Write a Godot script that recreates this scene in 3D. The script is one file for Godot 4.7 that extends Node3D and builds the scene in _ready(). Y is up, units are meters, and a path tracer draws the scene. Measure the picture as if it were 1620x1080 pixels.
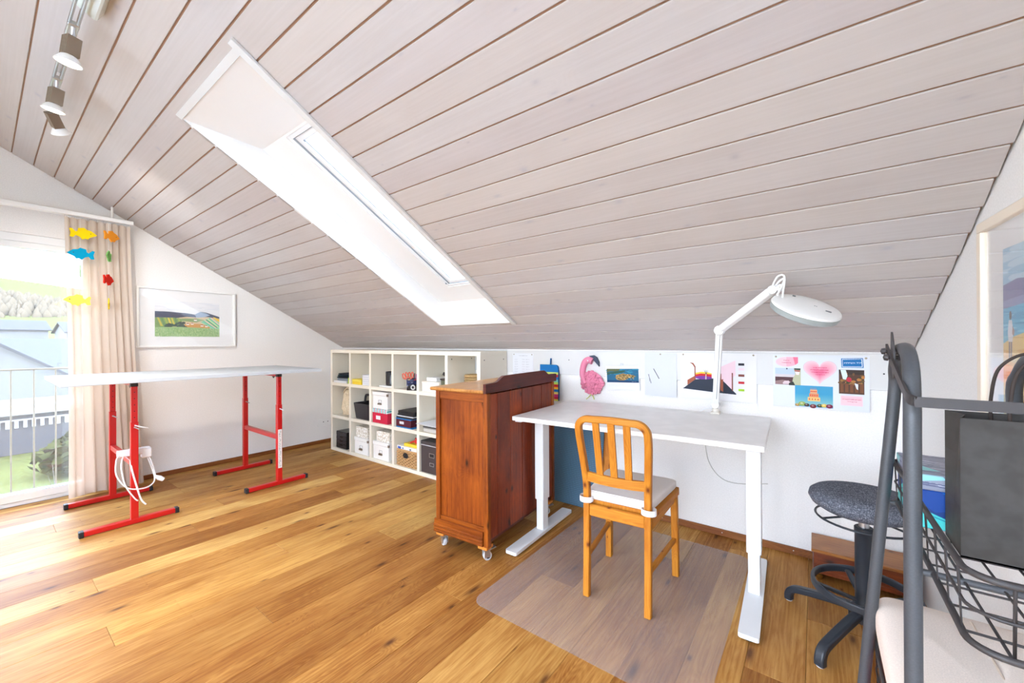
extends Node3D
# Attic craft room with a sloping board ceiling, skylight, balcony glazing, desk, shelf unit and craft table.

const SLOPE := 29.5            # pitch of the roof in degrees
const KNEE_Z := -2.765         # knee wall in view
const KNEE_Y := 1.136          # its height
const GABLE_X := -4.735        # gable wall with the balcony window
const RIDGE_Z := 0.35
const REAR_Z := 1.5
var T := tan(deg_to_rad(SLOPE))
var M := {}
var taken := {}
var rng := RandomNumberGenerator.new()

func ceil_y(z: float) -> float:
	return KNEE_Y + T * (z - KNEE_Z)

func right_x(z: float) -> float:
	return 0.389 + 0.0505 * (z + 2.768)

# ------------------------------------------------------------------ mesh builder
class MB:
	var v := PackedVector3Array()
	var n := PackedVector3Array()
	var t := PackedVector2Array()
	var i := PackedInt32Array()
	var x := Transform3D.IDENTITY
	var g := 1
	var uo := Vector2.ZERO

	func at(tr: Transform3D):
		x = tr
		return self

	func vert(p: Vector3, nn: Vector3, uv: Vector2) -> int:
		v.append(x * p)
		n.append((x.basis * nn).normalized())
		t.append(uv + uo)
		return v.size() - 1

	func buv(p: Vector3, nn: Vector3) -> Vector2:
		var a := nn.abs().max_axis_index()
		if a == g:
			return Vector2(p[(g + 1) % 3], p[(g + 2) % 3])
		return Vector2(p[3 - a - g], p[g])

	func quad(a: Vector3, b: Vector3, c: Vector3, d: Vector3):
		var nn := (b - a).cross(c - a)
		if nn.length_squared() < 1e-16:
			nn = (c - a).cross(d - a)
		nn = nn.normalized()
		var k := vert(a, nn, buv(a, nn))
		vert(b, nn, buv(b, nn))
		vert(c, nn, buv(c, nn))
		vert(d, nn, buv(d, nn))
		i.append_array(PackedInt32Array([k, k + 2, k + 1, k, k + 3, k + 2]))

	func tri(a: Vector3, b: Vector3, c: Vector3):
		var nn := (b - a).cross(c - a).normalized()
		var k := vert(a, nn, buv(a, nn))
		vert(b, nn, buv(b, nn))
		vert(c, nn, buv(c, nn))
		i.append_array(PackedInt32Array([k, k + 2, k + 1]))

	func quado(a: Vector3, b: Vector3, c: Vector3, d: Vector3, out: Vector3):
		if (b - a).cross(c - a).dot(out) < 0:
			quad(a, d, c, b)
		else:
			quad(a, b, c, d)

	func trio(a: Vector3, b: Vector3, c: Vector3, out: Vector3):
		if (b - a).cross(c - a).dot(out) < 0:
			tri(a, c, b)
		else:
			tri(a, b, c)

	# chamfered box between two corners
	func box(lo: Vector3, hi: Vector3, b := 0.0):
		var ctr := (lo + hi) / 2
		var hs := (hi - lo) / 2
		b = minf(b, minf(hs.x, minf(hs.y, hs.z)) * 0.9)
		for a in 3:
			var c1 := (a + 1) % 3
			var c2 := (a + 2) % 3
			for s in [-1.0, 1.0]:
				var q := []
				for k in [[-1, -1], [1, -1], [1, 1], [-1, 1]]:
					var p := ctr
					p[a] += s * hs[a]
					p[c1] += k[0] * (hs[c1] - b)
					p[c2] += k[1] * (hs[c2] - b)
					q.append(p)
				var o := Vector3.ZERO
				o[a] = s
				quado(q[0], q[1], q[2], q[3], o)
		if b <= 0:
			return
		for a in 3:
			var c1 := (a + 1) % 3
			var c2 := (a + 2) % 3
			for s1 in [-1.0, 1.0]:
				for s2 in [-1.0, 1.0]:
					var q := []
					for k in [[0, -1], [0, 1], [1, 1], [1, -1]]:
						var p := ctr
						p[a] += k[1] * (hs[a] - b)
						p[c1] += s1 * (hs[c1] - (b if k[0] == 1 else 0.0))
						p[c2] += s2 * (hs[c2] - (b if k[0] == 0 else 0.0))
						q.append(p)
					var o := Vector3.ZERO
					o[c1] = s1
					o[c2] = s2
					quado(q[0], q[1], q[2], q[3], o)
		for sx in [-1.0, 1.0]:
			for sy in [-1.0, 1.0]:
				for sz in [-1.0, 1.0]:
					var s := Vector3(sx, sy, sz)
					var q := []
					for a in 3:
						var p := ctr
						for c in 3:
							p[c] += s[c] * (hs[c] - (0.0 if c == a else b))
						q.append(p)
					trio(q[0], q[1], q[2], s)

	func cbox(c: Vector3, s: Vector3, b := 0.0):
		box(c - s / 2, c + s / 2, b)

	func frames(p: PackedVector3Array, closed := false) -> Array:
		var out := []
		var m := p.size()
		var up := Vector3.ZERO
		for k in m:
			var d: Vector3
			if closed:
				d = p[(k + 1) % m] - p[(k - 1 + m) % m]
			else:
				d = p[mini(k + 1, m - 1)] - p[maxi(k - 1, 0)]
			d = d.normalized()
			if up == Vector3.ZERO:
				up = Vector3.UP if absf(d.y) < 0.9 else Vector3.RIGHT
			var s := d.cross(up).normalized()
			up = s.cross(d).normalized()
			out.append(Basis(s, up, d))
		return out

	func tube(p: PackedVector3Array, r: float, sides := 8, closed := false, r2 := -1.0):
		var f := frames(p, closed)
		var m := p.size()
		var first := v.size()
		var run := 0.0
		for k in m + (1 if closed else 0):
			var kk := k % m
			if k > 0:
				run += p[kk].distance_to(p[(k - 1) % m])
			var rr := r if r2 < 0 else lerpf(r, r2, float(k) / (m - 1))
			for s in sides + 1:
				var a := TAU * s / sides
				var o: Vector3 = f[kk].x * cos(a) + f[kk].y * sin(a)
				vert(p[kk] + o * rr, o, Vector2(rr * a, run))
		var w := sides + 1
		for k in (m if closed else m - 1):
			for s in sides:
				var a := first + k * w + s
				i.append_array(PackedInt32Array([a, a + 1, a + w, a + 1, a + w + 1, a + w]))
		if closed:
			return
		for e in 2:
			var kk: int = 0 if e == 0 else m - 1
			var d: Vector3 = -f[kk].z if e == 0 else f[kk].z
			var rr := r if e == 0 or r2 < 0 else r2
			var c := vert(p[kk], d, Vector2.ZERO)
			for s in sides + 1:
				var a := TAU * s / sides
				vert(p[kk] + (f[kk].x * cos(a) + f[kk].y * sin(a)) * rr, d, Vector2(cos(a), sin(a)) * rr)
			for s in sides:
				if e == 0:
					i.append_array(PackedInt32Array([c, c + s + 2, c + s + 1]))
				else:
					i.append_array(PackedInt32Array([c, c + s + 1, c + s + 2]))

	func rod(a: Vector3, b: Vector3, r: float, sides := 8, r2 := -1.0):
		tube(PackedVector3Array([a, b]), r, sides, false, r2)

	# profile (radius, height) turned about y
	func lathe(pr: Array, segs := 20):
		var m := pr.size()
		for k in m - 1:
			var a: Vector2 = pr[k]
			var b: Vector2 = pr[k + 1]
			var nr := [seg_n(a, b), seg_n(a, b)]
			if k > 0 and a.distance_to(pr[k - 1]) > 1e-6:
				var q := seg_n(pr[k - 1], a)
				if q.dot(nr[0]) > 0.75:
					nr[0] = (q + nr[0]).normalized()
			if k < m - 2 and b.distance_to(pr[k + 2]) > 1e-6:
				var q := seg_n(b, pr[k + 2])
				if q.dot(seg_n(a, b)) > 0.75:
					nr[1] = (q + seg_n(a, b)).normalized()
			var first := v.size()
			for s in segs + 1:
				var an := TAU * s / segs
				var d := Vector3(cos(an), 0, -sin(an))
				vert(d * a.x + Vector3.UP * a.y, d * nr[0].x + Vector3.UP * nr[0].y, Vector2(an * 0.1, a.y))
				vert(d * b.x + Vector3.UP * b.y, d * nr[1].x + Vector3.UP * nr[1].y, Vector2(an * 0.1, b.y))
			for s in segs:
				var q := first + s * 2
				i.append_array(PackedInt32Array([q, q + 1, q + 2, q + 2, q + 1, q + 3]))

	func seg_n(a: Vector2, b: Vector2) -> Vector2:
		var d := (b - a).normalized()
		return Vector2(d.y, -d.x)

	# polygon in xy drawn out along z
	func prism(poly: PackedVector2Array, z0: float, z1: float, smooth := false):
		if Geometry2D.is_polygon_clockwise(poly):
			poly = poly.duplicate()
			poly.reverse()
		var tr := Geometry2D.triangulate_polygon(poly)
		for k in range(0, tr.size(), 3):
			var a := poly[tr[k]]
			var b := poly[tr[k + 1]]
			var c := poly[tr[k + 2]]
			trio(Vector3(a.x, a.y, z1), Vector3(b.x, b.y, z1), Vector3(c.x, c.y, z1), Vector3.BACK)
			trio(Vector3(a.x, a.y, z0), Vector3(b.x, b.y, z0), Vector3(c.x, c.y, z0), Vector3.FORWARD)
		# Geometry2D's clockwise is for y down; find the outside by area
		var ar := 0.0
		for k in poly.size():
			ar += poly[k].cross(poly[(k + 1) % poly.size()])
		var sg := signf(ar)
		var m := poly.size()
		for k in m:
			var a := poly[k]
			var b := poly[(k + 1) % m]
			var o := Vector3(b.y - a.y, a.x - b.x, 0) * sg
			if smooth:
				var pa := poly[(k - 1 + m) % m]
				var pb := poly[(k + 2) % m]
				var na := (Vector3(a.y - pa.y, pa.x - a.x, 0).normalized() * sg + o.normalized()).normalized()
				var nb := (Vector3(pb.y - b.y, b.x - pb.x, 0).normalized() * sg + o.normalized()).normalized()
				var q := v.size()
				vert(Vector3(a.x, a.y, z0), na, Vector2(a.x + a.y, z0))
				vert(Vector3(b.x, b.y, z0), nb, Vector2(b.x + b.y, z0))
				vert(Vector3(b.x, b.y, z1), nb, Vector2(b.x + b.y, z1))
				vert(Vector3(a.x, a.y, z1), na, Vector2(a.x + a.y, z1))
				if sg > 0:
					i.append_array(PackedInt32Array([q, q + 2, q + 1, q, q + 3, q + 2]))
				else:
					i.append_array(PackedInt32Array([q, q + 1, q + 2, q, q + 2, q + 3]))
			else:
				quado(Vector3(a.x, a.y, z0), Vector3(b.x, b.y, z0), Vector3(b.x, b.y, z1), Vector3(a.x, a.y, z1), o)

	# a section (xy, anticlockwise) swept along points; side = reference direction for the section's x
	func sweep(p: PackedVector3Array, sec: PackedVector2Array, side: Vector3, closed := false):
		var m := p.size()
		var q := sec.size()
		var bs := []
		for k in m:
			var d: Vector3
			if closed:
				d = (p[(k + 1) % m] - p[(k - 1 + m) % m]).normalized()
			else:
				d = (p[mini(k + 1, m - 1)] - p[maxi(k - 1, 0)]).normalized()
			var s := (side - d * side.dot(d)).normalized()
			bs.append(Basis(s, d.cross(s), d))
		for e in q:
			var a := sec[e]
			var b := sec[(e + 1) % q]
			var o := Vector2(b.y - a.y, a.x - b.x).normalized()
			var first := v.size()
			var run := 0.0
			for k in m + (1 if closed else 0):
				var kk := k % m
				if k > 0:
					run += p[kk].distance_to(p[(k - 1) % m])
				var nn: Vector3 = bs[kk].x * o.x + bs[kk].y * o.y
				vert(p[kk] + bs[kk].x * a.x + bs[kk].y * a.y, nn, Vector2(a.x + a.y, run))
				vert(p[kk] + bs[kk].x * b.x + bs[kk].y * b.y, nn, Vector2(b.x + b.y, run))
			for k in (m if closed else m - 1):
				var c := first + k * 2
				i.append_array(PackedInt32Array([c, c + 3, c + 1, c, c + 2, c + 3]))
		if closed:
			return
		for e in 2:
			var kk: int = 0 if e == 0 else m - 1
			var d: Vector3 = -bs[kk].z if e == 0 else bs[kk].z
			for k in range(1, q - 1):
				trio(p[kk] + bs[kk].x * sec[0].x + bs[kk].y * sec[0].y, p[kk] + bs[kk].x * sec[k].x + bs[kk].y * sec[k].y, p[kk] + bs[kk].x * sec[k + 1].x + bs[kk].y * sec[k + 1].y, d)

	# smooth surface f(u, v), u and v from 0 to 1
	func grid(f: Callable, nu: int, nv: int, us := Vector2.ONE):
		var first := v.size()
		var e := 0.0008
		for b in nv + 1:
			for a in nu + 1:
				var u := float(a) / nu
				var w := float(b) / nv
				var p: Vector3 = f.call(u, w)
				var du: Vector3 = f.call(minf(u + e, 1), w) - f.call(maxf(u - e, 0), w)
				var dv: Vector3 = f.call(u, minf(w + e, 1)) - f.call(u, maxf(w - e, 0))
				var nn := du.cross(dv)
				vert(p, nn.normalized() if nn.length_squared() > 1e-18 else Vector3.UP, Vector2(u, w) * us)
		for b in nv:
			for a in nu:
				var q := first + b * (nu + 1) + a
				i.append_array(PackedInt32Array([q, q + nu + 1, q + 1, q + 1, q + nu + 1, q + nu + 2]))

	# cushion-like rounded block
	func pillow(c: Vector3, s: Vector3, e1 := 0.35, e2 := 0.25, nu := 36, nv := 16):
		var f := func(u: float, w: float) -> Vector3:
			var a := TAU * u
			var b := PI * (w - 0.5)
			var ca := signf(cos(a)) * pow(absf(cos(a)), e2)
			var sa := signf(sin(a)) * pow(absf(sin(a)), e2)
			var cb := pow(maxf(cos(b), 0.0), e1)
			var sb := signf(sin(b)) * pow(absf(sin(b)), e1)
			return c + Vector3(s.x / 2 * ca * cb, s.y / 2 * sb, -s.z / 2 * sa * cb)
		grid(f, nu, nv)

	func mesh() -> ArrayMesh:
		var m := ArrayMesh.new()
		var a := []
		a.resize(Mesh.ARRAY_MAX)
		a[Mesh.ARRAY_VERTEX] = v
		a[Mesh.ARRAY_NORMAL] = n
		a[Mesh.ARRAY_TEX_UV] = t
		a[Mesh.ARRAY_INDEX] = i
		m.add_surface_from_arrays(Mesh.PRIMITIVE_TRIANGLES, a)
		return m

func mb(grain := 1) -> MB:
	var b := MB.new()
	b.g = grain
	b.uo = Vector2(rng.randf(), rng.randf() * 3.0)
	return b

# ------------------------------------------------------------------ nodes
func numbered(parent: Node, called: String) -> String:
	var key := str(parent.get_instance_id()) + called
	var k: int = taken.get(key, 0)
	taken[key] = k + 1
	return called if k == 0 else "%s_%03d" % [called, k]

func thing(called: String, label: String, category: String, at := Vector3.ZERO, turn := 0.0, group := "") -> Node3D:
	var o := Node3D.new()
	o.name = numbered(self, called)
	add_child(o)
	o.position = at
	o.rotation_degrees.y = turn
	tag(o, label, category, group)
	return o

func tag(o: Node, label: String, category: String, group := ""):
	o.set_meta("label", label)
	o.set_meta("category", category)
	if group != "":
		o.set_meta("group", group)

func structure(o: Node) -> Node:
	o.set_meta("kind", "structure")
	return o

func room(called: String) -> Node3D:
	var o := Node3D.new()
	o.name = called
	add_child(o)
	o.set_meta("kind", "structure")
	return o

func put(called: String, mesh: Mesh, mat: Material, parent: Node = self, at := Transform3D.IDENTITY, label := "") -> MeshInstance3D:
	var o := MeshInstance3D.new()
	o.name = numbered(parent, called)
	o.mesh = mesh
	o.material_override = mat
	parent.add_child(o)
	o.transform = at
	if label != "":
		o.set_meta("label", label)
	return o

func obj(called: String, b: MB, mat: Material, parent: Node = self, label := "") -> MeshInstance3D:
	return put(called, b.mesh(), mat, parent, Transform3D.IDENTITY, label)

func boxo(called: String, lo: Vector3, hi: Vector3, bev: float, mat: Material, parent: Node = self, grain := 1, label := "") -> MeshInstance3D:
	var b := mb(grain)
	b.box(lo, hi, bev)
	return obj(called, b, mat, parent, label)

func at(x: float, y: float, z: float, turn := 0.0) -> Transform3D:
	return Transform3D(Basis(Vector3.UP, deg_to_rad(turn)), Vector3(x, y, z))

func arc(c: Vector3, a: Vector3, b: Vector3, from: float, to: float, k: int) -> PackedVector3Array:
	var p := PackedVector3Array()
	for s in k + 1:
		var an := deg_to_rad(lerpf(from, to, float(s) / k))
		p.append(c + a * cos(an) + b * sin(an))
	return p

func curve(pts: Array, per := 6) -> PackedVector3Array:
	var p := PackedVector3Array()
	var m := pts.size()
	for k in m - 1:
		var a: Vector3 = pts[maxi(k - 1, 0)]
		var b: Vector3 = pts[k]
		var c: Vector3 = pts[k + 1]
		var d: Vector3 = pts[mini(k + 2, m - 1)]
		for s in per:
			p.append(b.cubic_interpolate(c, a, d, float(s) / per))
	p.append(pts[m - 1])
	return p

func rounded(w: float, h: float, r: float, k := 5) -> PackedVector2Array:
	var p := PackedVector2Array()
	for c in [[1, 1, 0.0], [-1, 1, 90.0], [-1, -1, 180.0], [1, -1, 270.0]]:
		for s in k + 1:
			var a := deg_to_rad(c[2] + 90.0 * s / k)
			p.append(Vector2(c[0] * (w / 2 - r), c[1] * (h / 2 - r)) + Vector2(cos(a), sin(a)) * r)
	return p

func poly(a: Array) -> PackedVector2Array:
	var p := PackedVector2Array()
	for k in range(0, a.size(), 2):
		p.append(Vector2(a[k], a[k + 1]))
	return p

# ------------------------------------------------------------------ materials
func mat(c: Color, rough := 0.6, metal := 0.0, spec := 0.5) -> StandardMaterial3D:
	var m := StandardMaterial3D.new()
	m.albedo_color = c
	m.roughness = rough
	m.metallic = metal
	m.metallic_specular = spec
	return m

func rgb(r: int, g: int, b: int) -> Color:
	return Color8(r, g, b)

func layer(kind_seed: int, w: int, h: int, freq: float, oct := 4) -> Image:
	var f := FastNoiseLite.new()
	f.seed = kind_seed
	f.noise_type = FastNoiseLite.TYPE_SIMPLEX_SMOOTH
	f.frequency = freq
	f.fractal_octaves = oct
	return f.get_seamless_image(w, h)

func stretched(kind_seed: int, w: int, h: int, sw: int, sh: int, freq: float, oct := 4) -> PackedByteArray:
	var im := layer(kind_seed, sw, sh, freq, oct)
	im.resize(w, h, Image.INTERPOLATE_CUBIC)
	im.convert(Image.FORMAT_L8)
	return im.get_data()

# tileable wood, grain along the image's height; ramp from light to dark
func wood_texture(w: int, h: int, sd: int, light: Color, dark: Color, rings: float, ring_amount: float, pores: float, knots: int, knot_col: Color) -> ImageTexture:
	var warp := stretched(sd, w, h, w / 4, maxi(h / 24, 24), 0.02, 3)
	var streak := stretched(sd + 1, w, h, w, maxi(h / 40, 16), 0.06, 4)
	var fine := stretched(sd + 2, w, h, w, maxi(h / 10, 16), 0.22, 2)
	var blotch := stretched(sd + 3, w, h, w / 8, maxi(h / 16, 16), 0.03, 3)
	var out := PackedByteArray()
	out.resize(w * h * 3)
	var lut := PackedByteArray()
	for k in 256:
		var c := light.lerp(dark, k / 255.0)
		lut.append_array(PackedByteArray([int(c.r8), int(c.g8), int(c.b8)]))
	var k := 0
	for y in h:
		for x in w:
			var ring := sin(warp[k] * rings + x * TAU * 3.0 / w)
			var d := 0.42 + (streak[k] - 128) * 0.0026 + (blotch[k] - 128) * 0.0024 + ring * ring_amount
			if fine[k] > 158:
				d += (fine[k] - 158) * pores
			var q := clampi(int(d * 255.0), 0, 255) * 3
			out[k * 3] = lut[q]
			out[k * 3 + 1] = lut[q + 1]
			out[k * 3 + 2] = lut[q + 2]
			k += 1
	var im := Image.create_from_data(w, h, false, Image.FORMAT_RGB8, out)
	var r := RandomNumberGenerator.new()
	r.seed = sd
	for kn in knots:
		var cx := r.randi_range(0, w - 1)
		var cy := r.randi_range(0, h - 1)
		var rx := r.randf_range(0.006, 0.02) * w
		var ry := rx * r.randf_range(0.8, 2.2)
		for y in range(int(-ry * 4), int(ry * 4) + 1):
			for x in range(int(-rx * 2.4), int(rx * 2.4) + 1):
				var dd := sqrt(pow(x / rx, 2) + pow(y / (ry * (1.0 if absf(x) < rx * 0.6 else 1.4)), 2)) + sin(x * 1.7 + y * 0.6) * 0.08
				var a := clampf(1.25 - dd * 0.5, 0, 1)
				a *= a
				if a > 0.01:
					var px := posmod(cx + x, w)
					var py := posmod(cy + y, h)
					im.set_pixel(px, py, im.get_pixel(px, py).lerp(knot_col, a * 0.85))
	return ImageTexture.create_from_image(im)

func wood(tex: Texture2D, tint: Color, rough: float, scale: Vector2, spec := 0.5, coat := 0.0) -> StandardMaterial3D:
	var m := mat(tint, rough, 0.0, spec)
	m.albedo_texture = tex
	m.uv1_scale = Vector3(1.0 / scale.x, 1.0 / scale.y, 1)
	if coat > 0:
		m.clearcoat_enabled = true
		m.clearcoat = coat
		m.clearcoat_roughness = 0.25
	return m

func noise_tex(sd: int, freq: float, a: Color, b: Color, size := 256, oct := 3, normal := false) -> NoiseTexture2D:
	var f := FastNoiseLite.new()
	f.seed = sd
	f.frequency = freq
	f.fractal_octaves = oct
	var t := NoiseTexture2D.new()
	t.width = size
	t.height = size
	t.seamless = true
	t.noise = f
	if normal:
		t.as_normal_map = true
		t.bump_strength = 2.0
	else:
		var g := Gradient.new()
		g.set_color(0, a)
		g.set_color(1, b)
		g.set_offset(0, 0.25)
		g.set_offset(1, 0.75)
		t.color_ramp = g
	return t

func grainy(m: StandardMaterial3D, tex: Texture2D, scale: float, world := false) -> StandardMaterial3D:
	m.albedo_texture = tex
	m.uv1_triplanar = true
	m.uv1_world_triplanar = world
	m.uv1_scale = Vector3.ONE * scale
	return m

func fill(im: Image, p: Array, c: Color):
	var m := p.size() / 2
	var y0 := 1e9
	var y1 := -1e9
	for k in m:
		y0 = minf(y0, p[k * 2 + 1])
		y1 = maxf(y1, p[k * 2 + 1])
	for y in range(maxi(int(floor(y0)), 0), mini(int(ceil(y1)), im.get_height() - 1) + 1):
		var xs := []
		for k in m:
			var ax: float = p[k * 2]
			var ay: float = p[k * 2 + 1]
			var bx: float = p[(k * 2 + 2) % (m * 2)]
			var by: float = p[(k * 2 + 3) % (m * 2)]
			if (ay <= y and by > y) or (by <= y and ay > y):
				xs.append(ax + (y - ay) / (by - ay) * (bx - ax))
		xs.sort()
		for k in range(0, xs.size() - 1, 2):
			var x0 := maxi(int(xs[k]), 0)
			var x1 := mini(int(xs[k + 1]), im.get_width())
			if x1 > x0:
				im.fill_rect(Rect2i(x0, y, x1 - x0, 1), c)

func dab(im: Image, x: float, y: float, rx: float, ry: float, c: Color):
	var p := []
	for k in 16:
		p.append(x + rx * cos(TAU * k / 16))
		p.append(y + ry * sin(TAU * k / 16))
	fill(im, p, c)

func canvas(w: int, h: int, c: Color) -> Image:
	var im := Image.create(w, h, false, Image.FORMAT_RGB8)
	im.fill(c)
	return im

func print_mat(im: Image, rough := 0.7) -> StandardMaterial3D:
	var m := mat(Color.WHITE, rough)
	m.albedo_texture = ImageTexture.create_from_image(im)
	return m

# flat printed rectangle lying on z = 0 facing +z, uv upright
func print_mesh(w: float, h: float) -> MB:
	var b := MB.new()
	var k := b.vert(Vector3(-w / 2, h / 2, 0), Vector3.BACK, Vector2(0, 0))
	b.vert(Vector3(w / 2, h / 2, 0), Vector3.BACK, Vector2(1, 0))
	b.vert(Vector3(w / 2, -h / 2, 0), Vector3.BACK, Vector2(1, 1))
	b.vert(Vector3(-w / 2, -h / 2, 0), Vector3.BACK, Vector2(0, 1))
	b.i.append_array(PackedInt32Array([k, k + 1, k + 2, k, k + 2, k + 3]))
	return b

func _ready():
	rng.seed = 20240611
	# ---------------------------------------------------------------- camera, sky, exposure
	var cam := Camera3D.new()
	cam.name = "camera"
	add_child(cam)
	cam.position = Vector3(0, 1.2, 0)
	cam.rotation_degrees = Vector3(0.089, 36.954, -0.277)
	cam.keep_aspect = Camera3D.KEEP_HEIGHT
	cam.fov = rad_to_deg(2.0 * atan(540.0 / 636.0))
	cam.near = 0.03
	cam.far = 2000.0
	cam.current = true
	var we := WorldEnvironment.new()
	we.name = "environment"
	var env := Environment.new()
	env.background_mode = Environment.BG_SKY
	env.tonemap_mode = Environment.TONE_MAPPER_LINEAR
	env.tonemap_exposure = 3.4
	env.sdfgi_enabled = true
	env.ssao_enabled = true
	env.ssil_enabled = true
	var sm := ProceduralSkyMaterial.new()
	sm.sky_top_color = rgb(176, 202, 236)
	sm.sky_horizon_color = rgb(242, 246, 252)
	sm.sky_curve = 0.25
	sm.ground_bottom_color = rgb(120, 124, 104)
	sm.ground_horizon_color = rgb(200, 206, 204)
	sm.energy_multiplier = 6.0
	var sky := Sky.new()
	sky.sky_material = sm
	env.sky = sky
	we.environment = env
	add_child(we)

	materials()
	build_room()
	build_skylight()
	build_balcony_window()
	build_outside()
	build_curtain()
	build_track_light()
	build_craft_table()
	build_shelf()
	build_cabinet()
	build_desk()
	build_chair()
	build_desk_lamp()
	build_wall_papers()
	build_pictures()
	build_stool()
	build_rack()
	build_small_things()

func materials():
	# oak floor
	var oak_a := wood_texture(768, 1536, 11, rgb(214, 176, 110), rgb(158, 108, 52), 0.16, 0.10, 0.0035, 7, rgb(96, 62, 36))
	var oak_b := wood_texture(768, 1536, 57, rgb(206, 164, 98), rgb(146, 96, 44), 0.34, 0.12, 0.004, 10, rgb(88, 56, 34))
	M.floor = []
	for c in [rgb(255, 250, 240), rgb(240, 222, 200), rgb(222, 200, 178), rgb(250, 236, 214), rgb(230, 214, 190), rgb(255, 255, 248), rgb(210, 186, 162), rgb(242, 228, 206)]:
		M.floor.append(wood(oak_a, c, 0.46, Vector2(0.55, 1.7), 0.27))
		M.floor.append(wood(oak_b, c, 0.5, Vector2(0.6, 1.9), 0.27))
	M.skirting = wood(oak_b, rgb(190, 150, 120), 0.5, Vector2(0.6, 1.9))
	# whitewashed ceiling boards
	var white_a := wood_texture(512, 1536, 83, rgb(203, 197, 195), rgb(195, 188, 185), 0.2, 0.05, 0.0012, 8, rgb(184, 181, 186))
	var white_b := wood_texture(512, 1536, 91, rgb(201, 195, 193), rgb(192, 184, 181), 0.3, 0.06, 0.0012, 10, rgb(184, 178, 180))
	M.boards = []
	for c in [rgb(255, 255, 255), rgb(252, 249, 246), rgb(250, 247, 247), rgb(255, 252, 248)]:
		M.boards.append(wood(white_a, c, 0.62, Vector2(0.5, 2.2), 0.3))
		M.boards.append(wood(white_b, c, 0.62, Vector2(0.5, 2.0), 0.3))
	M.groove = mat(rgb(158, 122, 96), 0.8)
	# pine chair, old cabinet, box
	var pine := wood_texture(384, 1024, 131, rgb(226, 156, 64), rgb(190, 114, 34), 0.22, 0.13, 0.003, 9, rgb(96, 40, 14))
	M.pine = wood(pine, rgb(228, 222, 186), 0.5, Vector2(0.35, 0.9), 0.35)
	var old := wood_texture(512, 1024, 177, rgb(172, 96, 34), rgb(106, 46, 12), 0.26, 0.07, 0.004, 5, rgb(38, 14, 8))
	M.cab_side = wood(old, rgb(226, 206, 160), 0.42, Vector2(0.5, 1.1), 0.35)
	M.cab_frame = wood(old, rgb(232, 220, 172), 0.42, Vector2(0.4, 0.9), 0.35)
	M.cab_back = []
	for c in [rgb(232, 176, 136), rgb(206, 150, 116), rgb(240, 182, 130), rgb(218, 160, 126)]:
		M.cab_back.append(wood(old, c, 0.42, Vector2(0.45, 0.8), 0.4))
	M.cab_gallery = wood(old, rgb(140, 88, 80), 0.42, Vector2(0.5, 1.1), 0.4)
	M.cab_top = wood(oak_a, rgb(236, 206, 170), 0.3, Vector2(0.5, 1.1), 0.5)
	M.chest = wood(old, rgb(206, 176, 156), 0.4, Vector2(0.5, 1.1), 0.5, 0.3)
	M.chest_top = wood(oak_a, rgb(214, 178, 150), 0.38, Vector2(0.5, 1.1))
	M.raw_pine = wood(pine, rgb(255, 240, 216), 0.7, Vector2(0.3, 0.9))
	# paint
	M.wall = grainy(mat(rgb(246, 245, 243), 0.92, 0.0, 0.2), noise_tex(5, 0.2, rgb(248, 248, 248), rgb(255, 255, 255), 256), 2.2, true)
	M.white_trim = mat(rgb(218, 218, 217), 0.6)
	M.white_paint = mat(rgb(244, 244, 242), 0.4)
	M.pvc = mat(rgb(240, 242, 243), 0.32)
	M.gasket = mat(rgb(150, 158, 164), 0.5)
	M.alu = mat(rgb(196, 202, 206), 0.35, 0.6)
	M.board_white = mat(rgb(240, 238, 234), 0.42)
	M.desk_white = grainy(mat(rgb(246, 244, 241), 0.4), noise_tex(8, 0.05, rgb(248, 248, 248), rgb(255, 255, 255), 128), 1.0)
	M.desk_metal = mat(rgb(236, 238, 239), 0.4)
	M.table_top = mat(rgb(194, 198, 201), 0.7, 0.0, 0.3)
	M.shelf = mat(rgb(234, 227, 210), 0.5)
	M.red = mat(rgb(196, 14, 18), 0.3, 0.0, 0.6)
	M.black_plastic = mat(rgb(30, 33, 38), 0.5)
	M.black_gloss = mat(rgb(24, 24, 26), 0.22)
	M.tote = mat(rgb(44, 42, 46), 0.36)
	M.steel = mat(rgb(200, 202, 204), 0.3, 0.9)
	M.brushed = mat(rgb(150, 136, 120), 0.38, 0.8)
	M.brass = mat(rgb(140, 96, 36), 0.4, 0.8)
	M.rubber = mat(rgb(28, 28, 30), 0.8)
	M.grey_wheel = mat(rgb(206, 208, 210), 0.5)
	M.iron = grainy(mat(rgb(80, 83, 88), 0.45, 0.2), noise_tex(31, 0.3, rgb(235, 235, 235), rgb(255, 255, 255), 128), 6.0)
	M.iron_dark = mat(rgb(58, 55, 56), 0.5, 0.1)
	M.stool_black = mat(rgb(40, 46, 54), 0.42)
	M.felt = grainy(mat(Color.WHITE, 0.95, 0.0, 0.2), speckle(rgb(92, 96, 106), rgb(172, 176, 186), rgb(52, 56, 66)), 2.2)
	M.cushion = grainy(mat(rgb(238, 232, 228), 0.95, 0.0, 0.2), noise_tex(41, 0.25, rgb(236, 236, 236), rgb(255, 255, 255), 256), 7.0)
	M.cream_pad = grainy(mat(rgb(246, 233, 222), 0.95, 0.0, 0.2), noise_tex(43, 0.2, rgb(240, 240, 240), rgb(255, 255, 255), 256), 5.0)
	M.strap = mat(rgb(244, 242, 242), 0.85)
	M.paper = mat(rgb(228, 229, 231), 0.85)
	M.paper_blue = mat(rgb(232, 236, 242), 0.8)
	M.thread = mat(rgb(230, 230, 226), 0.8)
	M.pin = mat(rgb(170, 160, 140), 0.3, 0.6)
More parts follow.
